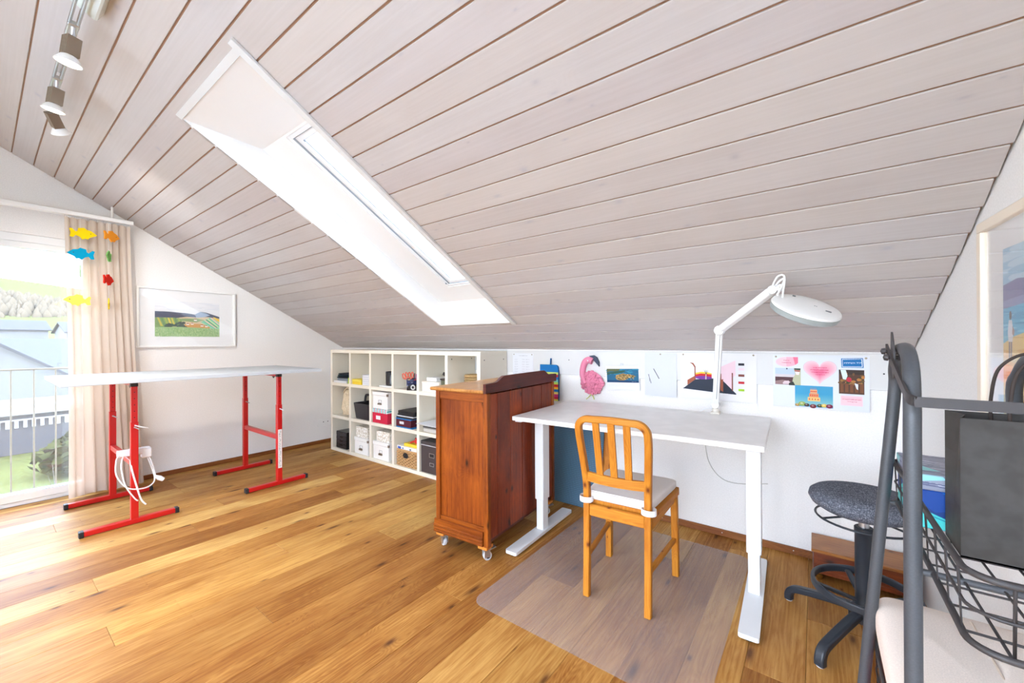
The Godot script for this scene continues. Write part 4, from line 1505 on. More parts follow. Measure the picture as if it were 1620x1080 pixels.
	simple("marbled_box", "marbled cream box on the white box in the second column", "box", Vector3(-3.91, r0 + 0.1725, -2.64), Vector3(-3.70, r0 + 0.285, -2.425), marble, "marbled boxes in the bottom row")
	file_box("white lidded box at the bottom of the third shelf column", Vector3(-3.463, r0, -2.537), Vector3(0.255, 0.178, 0.24))
	simple("marbled_box", "marbled cream box on the white box in the third column", "box", Vector3(-3.555, r0 + 0.1785, -2.64), Vector3(-3.34, r0 + 0.28, -2.43), marble, "marbled boxes in the bottom row")
	wicker("wicker_basket", "woven straw basket full of games in the bottom row", Vector3(-3.07, r0, -2.548), Vector3(0.318, 0.15, 0.27), 11, rgb(222, 168, 104))
	im = canvas(128, 32, rgb(236, 234, 228))
	im.fill_rect(Rect2i(4, 6, 22, 20), rgb(52, 84, 170))
	im.fill_rect(Rect2i(34, 10, 10, 12), rgb(70, 96, 170))
	im.fill_rect(Rect2i(84, 9, 12, 14), rgb(110, 110, 130))
	var gb := simple("game_box", "white and blue game box lying in the straw basket", "game box", Vector3(-3.215, r0 + 0.148, -2.64), Vector3(-2.93, r0 + 0.186, -2.425), mat(rgb(232, 228, 218), 0.5))
	var face := print_mesh(0.274, 0.037)
	var fo2 := obj("printed_side", face, print_mat(im), gb)
	fo2.position = Vector3(-3.0725, r0 + 0.167, -2.4244)
	simple("yellow_game_box", "yellow game box lying on the white and blue one", "game box", Vector3(-3.13, r0 + 0.1865, -2.64), Vector3(-2.93, r0 + 0.214, -2.44), mat(rgb(240, 208, 60), 0.5))
	var toy := thing("red_toy", "small red plastic figure on the yellow game box", "toy", Vector3(-2.985, r0 + 0.2145, -2.5), 25)
	b = mb()
	b.pillow(Vector3(0, 0.022, 0), Vector3(0.09, 0.044, 0.06), 0.7, 0.7, 20, 10)
	b.pillow(Vector3(0.03, 0.055, 0), Vector3(0.036, 0.04, 0.036), 0.9, 0.9, 16, 10)
	b.rod(Vector3(-0.04, 0.025, 0.01), Vector3(-0.075, 0.012, 0.03), 0.008, 8)
	b.rod(Vector3(0.0, 0.04, 0.02), Vector3(-0.02, 0.06, 0.035), 0.007, 8)
	obj("body", b, mat(rgb(206, 40, 34), 0.35), toy)
	var dk := mat(rgb(66, 56, 56), 0.5)
	var box4 := thing("archive_box", "tall dark brown archive box with two label frames", "box", Vector3(-2.72, r0, -2.545))
	boxo("body", Vector3(-0.135, 0, -0.13), Vector3(0.135, 0.245, 0.13), 0.003, dk, box4)
	boxo("rim_band", Vector3(-0.137, 0.245, -0.132), Vector3(0.137, 0.25, 0.132), 0.001, M.paper, box4)
	boxo("lid", Vector3(-0.138, 0.25, -0.133), Vector3(0.138, 0.285, 0.133), 0.004, mat(rgb(62, 58, 60), 0.45), box4)
	for q in [[0.165, 0.05, 0.034], [0.085, 0.042, 0.026]]:
		b = mb()
		frame_rect(b, Vector3(0.01, q[0], 0.1305), q[1] * 1.25, q[2], 0.005, 0.003)
		obj("label_frame", b, M.steel, box4)
	boxo("label", Vector3(-0.015, 0.155, 0.1301), Vector3(0.035, 0.175, 0.1306), 0.0, M.black_plastic, box4)

func simple(called: String, label: String, category: String, lo: Vector3, hi: Vector3, ma: Material, group := "") -> Node3D:
	var o := boxo(called, lo, hi, minf(0.002, (hi.y - lo.y) * 0.3), ma)
	tag(o, label, category, group)
	return o

func stripes(cols: Array, n: int) -> StandardMaterial3D:
	var im := canvas(n * cols.size(), 8, Color.WHITE)
	for k in n * cols.size():
		im.fill_rect(Rect2i(k, 0, 1, 8), cols[k % cols.size()])
	var m := print_mat(im)
	m.texture_filter = BaseMaterial3D.TEXTURE_FILTER_NEAREST
	m.uv1_scale = Vector3(2.2, 2.2, 1)
	return m

func frame_rect(b: MB, c: Vector3, w: float, h: float, wd: float, d: float):
	b.cbox(c + Vector3(0, h / 2, d / 2), Vector3(w + wd, wd, d), 0.0008)
	b.cbox(c + Vector3(0, -h / 2, d / 2), Vector3(w + wd, wd, d), 0.0008)
	b.cbox(c + Vector3(-w / 2, 0, d / 2), Vector3(wd, h - wd, d), 0.0008)
	b.cbox(c + Vector3(w / 2, 0, d / 2), Vector3(wd, h - wd, d), 0.0008)

func lidded(called: String, label: String, category: String, c: Vector3, s: Vector3, lid: float, ma: Material, lm, tagged := false):
	var t := thing(called, label, category, c)
	boxo("body", Vector3(-s.x / 2, 0, -s.z / 2), Vector3(s.x / 2, s.y - lid, s.z / 2), 0.002, ma, t, 0)
	if lid > 0:
		boxo("lid", Vector3(-s.x / 2 - 0.002, s.y - lid, -s.z / 2 - 0.002), Vector3(s.x / 2 + 0.002, s.y, s.z / 2 + 0.002), 0.003, lm, t, 2)
	if tagged:
		boxo("label", Vector3(-s.x * 0.25, (s.y - lid) * 0.35, s.z / 2), Vector3(s.x * 0.05, (s.y - lid) * 0.72, s.z / 2 + 0.001), 0.0, M.paper, t)
	return t

func file_box(label: String, c: Vector3, s: Vector3):
	var t := thing("file_box", label, "box", c, 0, "white boxes with metal label holders")
	var lid := 0.036
	boxo("body", Vector3(-s.x / 2, 0, -s.z / 2), Vector3(s.x / 2, s.y - lid, s.z / 2), 0.003, M.board_white, t)
	boxo("lid", Vector3(-s.x / 2 - 0.004, s.y - lid + 0.001, -s.z / 2 - 0.004), Vector3(s.x / 2 + 0.004, s.y, s.z / 2 + 0.004), 0.003, M.board_white, t)
	var b := mb()
	var hy := (s.y - lid) * 0.56
	frame_rect(b, Vector3(0, hy, s.z / 2), 0.046, 0.026, 0.004, 0.003)
	obj("label_holder", b, M.steel, t)
	b = mb()
	b.prism(poly([-0.028, -0.02, 0.028, -0.02, 0.024, -0.004, -0.024, -0.004]), 0.0, 0.012)
	var o := obj("pull", b, M.brushed, t)
	o.position = Vector3(0, hy - 0.012, s.z / 2)
	boxo("corner_guard", Vector3(s.x / 2 - 0.012, s.y - lid - 0.004, s.z / 2 - 0.01), Vector3(s.x / 2 + 0.0055, s.y - lid + 0.02, s.z / 2 + 0.0055), 0.001, M.brushed, t)
	return t

# tapered open container
func open_bin(b: MB, bot: Vector3, top: Vector3, th: float, r: float):
	var rings := []
	var h := bot.y
	for k in [[0.0, bot, 0.0], [0.012, bot * 1.02, 0.0], [h, top, 0.0], [h, top - Vector3(th, 0, th) * 2, 0.0], [th, bot - Vector3(th, 0, th) * 2, 0.0]]:
		var ring := []
		for p in rounded(k[1].x, k[1].z, r, 4):
			ring.append(Vector3(p.x, k[0], p.y))
		rings.append(ring)
	for k in rings.size() - 1:
		var m: int = rings[k].size()
		for j in m:
			var a: Vector3 = rings[k][j]
			var c: Vector3 = rings[k + 1][(j + 1) % m]
			var o := Vector3(a.x + c.x, 0, a.z + c.z)
			if k == 2:
				o = Vector3.UP
			if k == 3:
				o = -o
			b.quado(a, rings[k][(j + 1) % m], c, rings[k + 1][j], o)
	for e in [[0, Vector3.DOWN], [rings.size() - 1, Vector3.UP]]:
		var q: Array = rings[e[0]]
		for j in range(1, q.size() - 1):
			b.trio(q[0], q[j], q[j + 1], e[1])

func wicker(called: String, label: String, c: Vector3, s: Vector3, rows: int, col: Color):
	var t := thing(called, label, "basket", c)
	var ma := grainy(mat(Color.WHITE, 0.75), noise_tex(79, 0.1, col.darkened(0.25), col.lightened(0.15), 128), 30.0)
	var path := PackedVector2Array(rounded(s.x - 0.014, s.z - 0.014, 0.03, 4))
	# spread the loop evenly
	var pts := PackedVector3Array()
	var per := 0.0
	for k in path.size():
		per += path[k].distance_to(path[(k + 1) % path.size()])
	var n := int(per / 0.012) / 2 * 2
	var step := per / n
	var k := 0
	var off := 0.0
	for q in n:
		var want := step * q
		while off + path[k].distance_to(path[(k + 1) % path.size()]) < want:
			off += path[k].distance_to(path[(k + 1) % path.size()])
			k += 1
		var a := path[k]
		var d := path[(k + 1) % path.size()]
		var p := a.lerp(d, (want - off) / maxf(a.distance_to(d), 1e-6))
		pts.append(Vector3(p.x, 0, p.y))
	for r in rows:
		var b := mb()
		var ring := PackedVector3Array()
		for q in n:
			var nn := (pts[(q + 1) % n] - pts[(q - 1 + n) % n]).normalized().cross(Vector3.UP)
			ring.append(pts[q] + nn * (0.004 if (q / 2 + r) % 2 == 0 else -0.004) + Vector3.UP * (s.y * (r + 0.5) / rows))
		b.tube(ring, s.y / rows * 0.46, 5, true)
		obj("weave", b, ma, t)
	var b2 := mb()
	for q in range(0, n, 4):
		b2.rod(pts[q] + Vector3.UP * 0.002, pts[q] + Vector3.UP * s.y, 0.0035, 5)
	b2.box(Vector3(-s.x / 2 + 0.01, 0.001, -s.z / 2 + 0.01), Vector3(s.x / 2 - 0.01, 0.006, s.z / 2 - 0.01))
	obj("stakes", b2, ma, t)
	var b3 := mb()
	var rim := PackedVector3Array()
	for q in n:
		rim.append(pts[q] + Vector3.UP * s.y)
	b3.tube(rim, 0.008, 6, true)
	obj("rim", b3, ma, t)
	if s.x > 0.2:
		var h := mb()
		h.at(Transform3D(Basis(Vector3.RIGHT, PI / 2), Vector3(0.0, s.y * 0.72, s.z / 2 + 0.002)))
		var ov := PackedVector3Array()
		for q in 20:
			ov.append(Vector3(cos(TAU * q / 20) * 0.03, 0, sin(TAU * q / 20) * 0.02))
		h.tube(ov, 0.006, 6, true)
		h.lathe([Vector2(0.0, 0.0005), Vector2(0.02, 0.0005), Vector2(0.02, -0.004)], 16)
		obj("hand_hole", h, M.black_plastic, t)

# ------------------------------------------------------------------ old cabinet on castors
func build_cabinet():
	# local frame: origin at the near corner between end and back, x towards the front edge of the end (away from the back), z along the back
	var t := thing("cabinet", "old reddish-brown wooden cabinet on castors with its back to the desk", "cabinet", Vector3(-1.405, 0, -1.645), 4.5)
	var W := 0.375
	var L := 0.80
	var y0 := 0.09
	var y1 := 0.922
	# end frame (faces +z): post, stile, rails and panel
	for z in [0.0, -L + 0.03]:
		boxo("back_post", Vector3(-0.03, y0, z - 0.03), Vector3(0.0, y1, z), 0.002, M.cab_frame, t)
		boxo("front_post", Vector3(-W, y0 + 0.005, z - 0.03), Vector3(-W + 0.03, y1, z), 0.002, M.cab_frame, t)
	for e in 2:
		var z := -0.004 if e == 0 else -L + 0.024
		boxo("end_rail", Vector3(-W + 0.03, 0.872, z - 0.02), Vector3(-0.03, y1, z), 0.002, M.cab_frame, t, 0)
		boxo("end_rail", Vector3(-W + 0.03, 0.15, z - 0.02), Vector3(-0.03, 0.195, z), 0.002, M.cab_frame, t, 0)
		boxo("end_panel", Vector3(-W + 0.028, 0.19, z - 0.022), Vector3(-0.028, 0.875, z - 0.01), 0.0, M.cab_side, t)
	# moulded base with three reeds, block feet
	var b := mb(0)
	b.box(Vector3(-W - 0.01, 0.092, -0.03), Vector3(-0.032, 0.172, 0.006), 0.002)
	for k in 3:
		b.box(Vector3(-W - 0.014, 0.097 + k * 0.017, -0.02), Vector3(-0.032, 0.109 + k * 0.017, 0.012), 0.004)
	obj("base_moulding", b, M.cab_frame, t)
	boxo("base_moulding", Vector3(-W - 0.012, 0.092, -L), Vector3(-W + 0.012, 0.172, -0.03), 0.003, M.cab_frame, t, 2)
	for x in [[-W - 0.006, -W + 0.05], [-0.075, -0.012]]:
		for z in [-0.035, -L + 0.035]:
			boxo("foot_block", Vector3(x[0], 0.072, z - 0.03), Vector3(x[1], 0.0925, z + 0.03), 0.002, M.raw_pine, t, 0)
	# back of wide boards and a bottom rail
	var zs := [0.0, 0.1, 0.235, 0.37, 0.495, 0.62, 0.70, 0.80]
	for k in zs.size() - 1:
		boxo("back_board", Vector3(-0.016, 0.125, maxf(-zs[k + 1] + 0.001, -L + 0.031)), Vector3(-0.006 + 0.0008 * (k % 2), 0.915, minf(-zs[k] - 0.0015, -0.031)), 0.001, M.cab_back[k % 4], t)
	boxo("back_rail", Vector3(-0.035, 0.10, -L + 0.03), Vector3(-0.017, 0.15, -0.03), 0.002, M.cab_gallery, t, 2)
	boxo("front_panel", Vector3(-W + 0.002, 0.17, -L + 0.03), Vector3(-W + 0.02, 0.92, -0.03), 0.001, M.cab_side, t)
	boxo("bottom_board", Vector3(-W + 0.02, 0.115, -L + 0.03), Vector3(-0.04, 0.13, -0.03), 0.0, M.cab_back[0], t, 2)
	# top and gallery
	boxo("top_board", Vector3(-W - 0.03, y1, -L - 0.02), Vector3(-0.012, 0.941, 0.022), 0.006, M.cab_top, t, 2)
	var g := mb(0)
	g.at(Transform3D(Basis(Vector3(0, 0, -1), Vector3.UP, Vector3(1, 0, 0)), Vector3(-0.012, 0, 0)))
	var pr := [Vector2(-0.022, 0.924), Vector2(-0.022, 0.975), Vector2(0.07, 0.978)]
	for k in 9:
		var a := k / 8.0
		pr.append(Vector2(0.075 + a * 0.09, 0.979 + (0.5 - 0.5 * cos(a * PI)) * 0.03))
	for k in 9:
		var a := k / 8.0
		pr.append(Vector2(0.635 + a * 0.08, 1.009 - (0.5 - 0.5 * cos(a * PI)) * 0.03))
	pr.append(Vector2(0.822, 0.976))
	pr.append(Vector2(0.822, 0.924))
	g.prism(PackedVector2Array(pr), 0.0, 0.018)
	var go := obj("gallery", g, M.cab_gallery, t, "dark shaped upstand along the back edge")
	for q in [0.05, 0.36, 0.68]:
		var h := mb()
		h.at(Transform3D(Basis(Vector3.FORWARD, PI / 2), Vector3(0.0061, 0.938, -q)))
		h.lathe([Vector2(0.004, 0.0), Vector2(0.004, 0.0006), Vector2(0.0, 0.0006)], 8)
		obj("nail_hole", h, M.black_plastic, go)
	# castors
	for p in [[-0.045, -0.04, 60.0], [-W + 0.03, -0.04, 150.0], [-0.045, -L + 0.06, 40.0], [-W + 0.03, -L + 0.06, 20.0]]:
		var c := Node3D.new()
		c.name = numbered(t, "castor")
		t.add_child(c)
		c.transform = at(p[0], 0, p[1], p[2])
		b = mb()
		b.box(Vector3(-0.026, 0.066, -0.026), Vector3(0.026, 0.072, 0.026), 0.001)
		b.box(Vector3(-0.014, 0.02, -0.017), Vector3(0.02, 0.066, -0.014), 0.001)
		b.box(Vector3(-0.014, 0.02, 0.014), Vector3(0.02, 0.066, 0.017), 0.001)
		b.box(Vector3(-0.012, 0.056, -0.017), Vector3(0.02, 0.062, 0.017), 0.001)
		obj("fork", b, M.steel, c)
		b = mb()
		b.at(Transform3D(Basis(Vector3.RIGHT, PI / 2), Vector3(0.01, 0.024, 0)))
		b.lathe([Vector2(0.012, -0.011), Vector2(0.022, -0.011), Vector2(0.024, -0.008), Vector2(0.024, 0.008), Vector2(0.022, 0.011), Vector2(0.012, 0.011)], 22)
		obj("wheel", b, M.grey_wheel, c)
		b = mb()
		b.at(Transform3D(Basis(Vector3.RIGHT, PI / 2), Vector3(0.01, 0.024, 0)))
		b.lathe([Vector2(0.0, -0.0125), Vector2(0.0125, -0.0125), Vector2(0.0125, 0.0125), Vector2(0.0, 0.0125)], 16)
		obj("hub", b, M.black_plastic, c)
		b = mb()
		b.at(Transform3D(Basis(Vector3.BACK, 0.25), Vector3(0.02, 0.056, 0)))
		b.box(Vector3(0.0, -0.002, -0.013), Vector3(0.04, 0.002, 0.013), 0.001)
		obj("brake_lever", b, M.steel, c)

# ------------------------------------------------------------------ desk
func build_desk():
	var t := thing("desk", "white sit-stand desk on two telescopic legs against the wall", "desk", Vector3(-0.81, 0, -2.293), 2.4)
	boxo("desktop", Vector3(-0.63, 0.74, -0.385), Vector3(0.63, 0.765, 0.38), 0.003, M.desk_white, t)
	for s in [-1.0, 1.0]:
		var x: float = s * 0.575
		var lg := Node3D.new()
		lg.name = numbered(t, "leg")
		t.add_child(lg)
		lg.position = Vector3(x, 0, 0.13)
		boxo("outer_column", Vector3(-0.03, 0.215, -0.045), Vector3(0.03, 0.735, 0.035), 0.003, M.desk_metal, lg)
		boxo("inner_column", Vector3(-0.024, 0.025, -0.038), Vector3(0.024, 0.215, 0.028), 0.003, M.desk_metal, lg)
		var b := mb()
		b.at(Transform3D(Basis(Vector3.RIGHT, Vector3(0, 0, 1), Vector3(0, -1, 0)), Vector3(0, 0.03, 0)))
		b.prism(rounded(0.075, 0.70, 0.012, 4), 0.0, 0.018)
		var fo := obj("foot", b, M.desk_metal, lg)
		for e in [-1.0, 1.0]:
			b = mb()
			b.at(at(0, 0, e * 0.315))
			b.lathe([Vector2(0, 0), Vector2(0.022, 0.0), Vector2(0.024, 0.004), Vector2(0.024, 0.012), Vector2(0, 0.012)], 16)
			obj("glide", b, M.rubber, lg)
		boxo("side_bracket", Vector3(-0.035, 0.728, -0.45), Vector3(0.035, 0.74, 0.19), 0.002, M.desk_metal, lg)
	boxo("frame_rail", Vector3(-0.55, 0.70, 0.02), Vector3(0.55, 0.74, 0.05), 0.002, M.desk_metal, t)
	boxo("frame_rail", Vector3(-0.55, 0.70, 0.16), Vector3(0.55, 0.74, 0.19), 0.002, M.desk_metal, t)
	boxo("frame_tab", Vector3(-0.62, 0.73, 0.30), Vector3(-0.58, 0.74, 0.36), 0.001, M.desk_metal, t)
	# floor mat
	var b := mb()
	b.at(Transform3D(Basis(Vector3.RIGHT, Vector3(0, 0, 1), Vector3(0, -1, 0)), Vector3(-0.782, 0.0035, -1.967)))
	b.prism(rounded(0.99, 1.19, 0.06, 8), 0.0005, 0.003)
	var m := obj("chair_mat", b, M.chair_mat)
	tag(m, "frosted clear plastic floor mat under the wooden chair", "floor mat")
	# blue-grey cutting mat leaning on the wall below the desk
	var im := canvas(256, 256, rgb(84, 122, 148))
	for k in 32:
		im.fill_rect(Rect2i(k * 8, 0, 1, 256), rgb(46, 72, 92))
		im.fill_rect(Rect2i(0, k * 8, 256, 1), rgb(50, 78, 98))
	for y in 32:
		for x in 32:
			if (x + y) % 2 == 0:
				im.fill_rect(Rect2i(x * 8 + 2, y * 8 + 2, 4, 4), rgb(88, 128, 152))
	var pm := print_mat(im, 0.6)
	pm.uv1_scale = Vector3(2.4, 2.4, 1)
	var lean := thing("cutting_mat", "large blue gridded cutting mat leaning on the wall under the desk", "cutting mat", Vector3(-1.47, 0.0, -2.625))
	lean.rotation_degrees = Vector3(-8.0, 0, 0)
	b = mb()
	b.box(Vector3(-0.26, 0.002, -0.005), Vector3(0.26, 0.70, 0.0), 0.001)
	obj("sheet", b, pm, lean)
	var bd := thing("drawing_board", "narrow edge of a pale wooden board behind the blue cutting mat", "board", Vector3(-1.44, 0.0, -2.655))
	bd.rotation_degrees = Vector3(-6.5, 0, 0)
	b = mb()
	b.box(Vector3(-0.26, 0.002, -0.022), Vector3(0.27, 0.66, -0.006), 0.002)
	obj("panel", b, M.raw_pine, bd)
	# thin cable hanging on the wall below the desk
	b = mb()
	b.tube(curve([Vector3(-0.555, 0.735, -2.70), Vector3(-0.555, 0.60, -2.745), Vector3(-0.535, 0.45, -2.757), Vector3(-0.47, 0.36, -2.757), Vector3(-0.38, 0.34, -2.757), Vector3(-0.22, 0.37, -2.757)], 8), 0.0022, 6)
	var cb := obj("wall_cable", b, M.cable_grey)
	tag(cb, "thin grey cable looping down the wall below the desk", "cable")

# ------------------------------------------------------------------ chair
func build_chair():
	var t := thing("wooden_chair", "honey-coloured pine chair with a slatted back at the desk", "chair", Vector3(-0.737, 0.0036, -1.94), 3.5)
	# local: -z towards the desk; rear posts at z = +0.19
	var sq := rounded(0.032, 0.03, 0.006, 3)
	var hoop := PackedVector3Array()
	var half := [Vector3(0.142, 0.0, 0.20), Vector3(0.142, 0.2, 0.192), Vector3(0.142, 0.42, 0.19), Vector3(0.143, 0.53, 0.193), Vector3(0.150, 0.64, 0.212), Vector3(0.157, 0.74, 0.235), Vector3(0.158, 0.79, 0.247)]
	var up := curve(half, 5)
	for p in up:
		hoop.append(Vector3(-p.x, p.y, p.z))
	var c0 := Vector3(0.108, 0.795, 0.248)
	for k in 8:
		var a := deg_to_rad(90.0 * (k + 1) / 8)
		hoop.append(Vector3(-0.108 - 0.05 * cos(a), 0.795 + 0.05 * sin(a), 0.248 + 0.012 * sin(a)))
	for k in 5:
		hoop.append(Vector3(lerpf(-0.085, 0.085, k / 4.0), 0.845 + 0.004 * sin(PI * k / 4.0), 0.26 + 0.006 * sin(PI * k / 4.0)))
	for k in 8:
		var a := deg_to_rad(90.0 - 90.0 * k / 8)
		hoop.append(Vector3(0.108 + 0.05 * cos(a), 0.795 + 0.05 * sin(a), 0.248 + 0.012 * sin(a)))
	var dn := up.duplicate()
	dn.reverse()
	hoop.append_array(dn)
	var b := mb()
	b.sweep(hoop, sq, Vector3(0, 0.0, 1))
	obj("back_frame", b, M.pine, t)
	# cross rail of the back, curved
	b = mb()
	var rail := PackedVector3Array()
	for k in 11:
		var a := lerpf(-1, 1, k / 10.0)
		rail.append(Vector3(a * 0.138, 0.565, 0.200 + 0.022 * (1 - a * a)))
	b.sweep(rail, poly([0.021, -0.009, 0.021, 0.009, -0.021, 0.009, -0.021, -0.009]), Vector3.UP)
	obj("lower_back_rail", b, M.pine, t)
	for x in [-0.066, 0.0, 0.066]:
		b = mb()
		var sl := curve([Vector3(x, 0.58, 0.215), Vector3(x * 1.04, 0.70, 0.236), Vector3(x * 1.08, 0.838, 0.262)], 4)
		b.sweep(sl, poly([0.015, -0.006, 0.015, 0.006, -0.015, 0.006, -0.015, -0.006]), Vector3.RIGHT)
		obj("slat", b, M.pine, t)
	# front legs
	for s in [-1.0, 1.0]:
		b = mb()
		b.sweep(PackedVector3Array([Vector3(s * 0.176, 0.0, -0.20), Vector3(s * 0.174, 0.2, -0.198), Vector3(s * 0.17, 0.425, -0.195)]), rounded(0.032, 0.036, 0.004, 2), Vector3.RIGHT)
		obj("leg", b, M.pine, t)
		b = mb()
		b.sweep(PackedVector3Array([Vector3(s * 0.142, 0.185, 0.18), Vector3(s * 0.172, 0.185, -0.182)]), rounded(0.018, 0.024, 0.004, 2), Vector3.RIGHT)
		obj("stretcher", b, M.pine, t)
		b = mb()
		b.sweep(PackedVector3Array([Vector3(s * 0.148, 0.40, 0.178), Vector3(s * 0.165, 0.40, -0.18)]), rounded(0.02, 0.05, 0.003, 2), Vector3.RIGHT)
		obj("side_rail", b, M.pine, t)
	boxo("rear_rail", Vector3(-0.128, 0.378, 0.18), Vector3(0.128, 0.432, 0.2), 0.003, M.pine, t, 0)
	boxo("front_rail", Vector3(-0.155, 0.378, -0.205), Vector3(0.155, 0.425, -0.187), 0.003, M.pine, t, 0)
	# seat board with a rounded front
	b = mb(2)
	b.at(Transform3D(Basis(Vector3.RIGHT, Vector3(0, 0, 1), Vector3(0, -1, 0)), Vector3(0, 0.446, 0)))
	var sp := [Vector2(-0.168, 0.17), Vector2(-0.2, -0.17)]
	for k in 9:
		var a := k / 8.0
		sp.append(Vector2(lerpf(-0.19, 0.19, a), -0.215 - 0.018 * sin(a * PI)))
	sp.append(Vector2(0.2, -0.17))
	sp.append(Vector2(0.168, 0.17))
	b.prism(PackedVector2Array(sp), 0.0, 0.02)
	obj("seat", b, M.pine, t)
	# cushion tied to the posts with straps
	var c := thing("seat_cushion", "off-white square cushion strapped to the seat of the chair", "cushion", Vector3(-0.737, 0.45, -1.94), 3.5)
	b = mb()
	var cf := func(u: float, w: float) -> Vector3:
		var a := TAU * u
		var g := PI * (w - 0.5)
		var ca := signf(cos(a)) * pow(absf(cos(a)), 0.18)
		var sa := signf(sin(a)) * pow(absf(sin(a)), 0.18)
		var cb := pow(maxf(cos(g), 0.0), 0.22)
		var sb := signf(sin(g)) * pow(absf(sin(g)), 0.3)
		var z := -0.2 * sa * cb
		var wid := lerpf(0.188, 0.152, clampf((z + 0.2) / 0.4, 0, 1))
		return Vector3(wid * ca * cb, 0.021 + 0.021 * sb + 0.004 * sin(z * 30.0) * cb * 0.3, z - 0.018)
	b.grid(cf, 72, 20)
	obj("pad", b, M.cushion, c)
	b = mb()
	b.tube(PackedVector3Array([Vector3(-0.155, 0.003, 0.168), Vector3(0.155, 0.003, 0.168)]), 0.003, 6)
	b.tube(PackedVector3Array([Vector3(-0.155, 0.039, 0.168), Vector3(0.155, 0.039, 0.168)]), 0.003, 6)
	obj("piping", b, M.cushion, c)
	for s in [-1.0, 1.0]:
		b = mb()
		var loop := PackedVector3Array()
		for k in 20:
			var a := TAU * k / 20
			loop.append(Vector3(s * 0.145 + cos(a) * 0.031, 0.008, 0.19 + sin(a) * 0.029))
		b.sweep(loop, poly([0.0125, -0.0012, 0.0125, 0.0012, -0.0125, 0.0012, -0.0125, -0.0012]), Vector3.UP, true)
		obj("strap", b, M.strap, c)

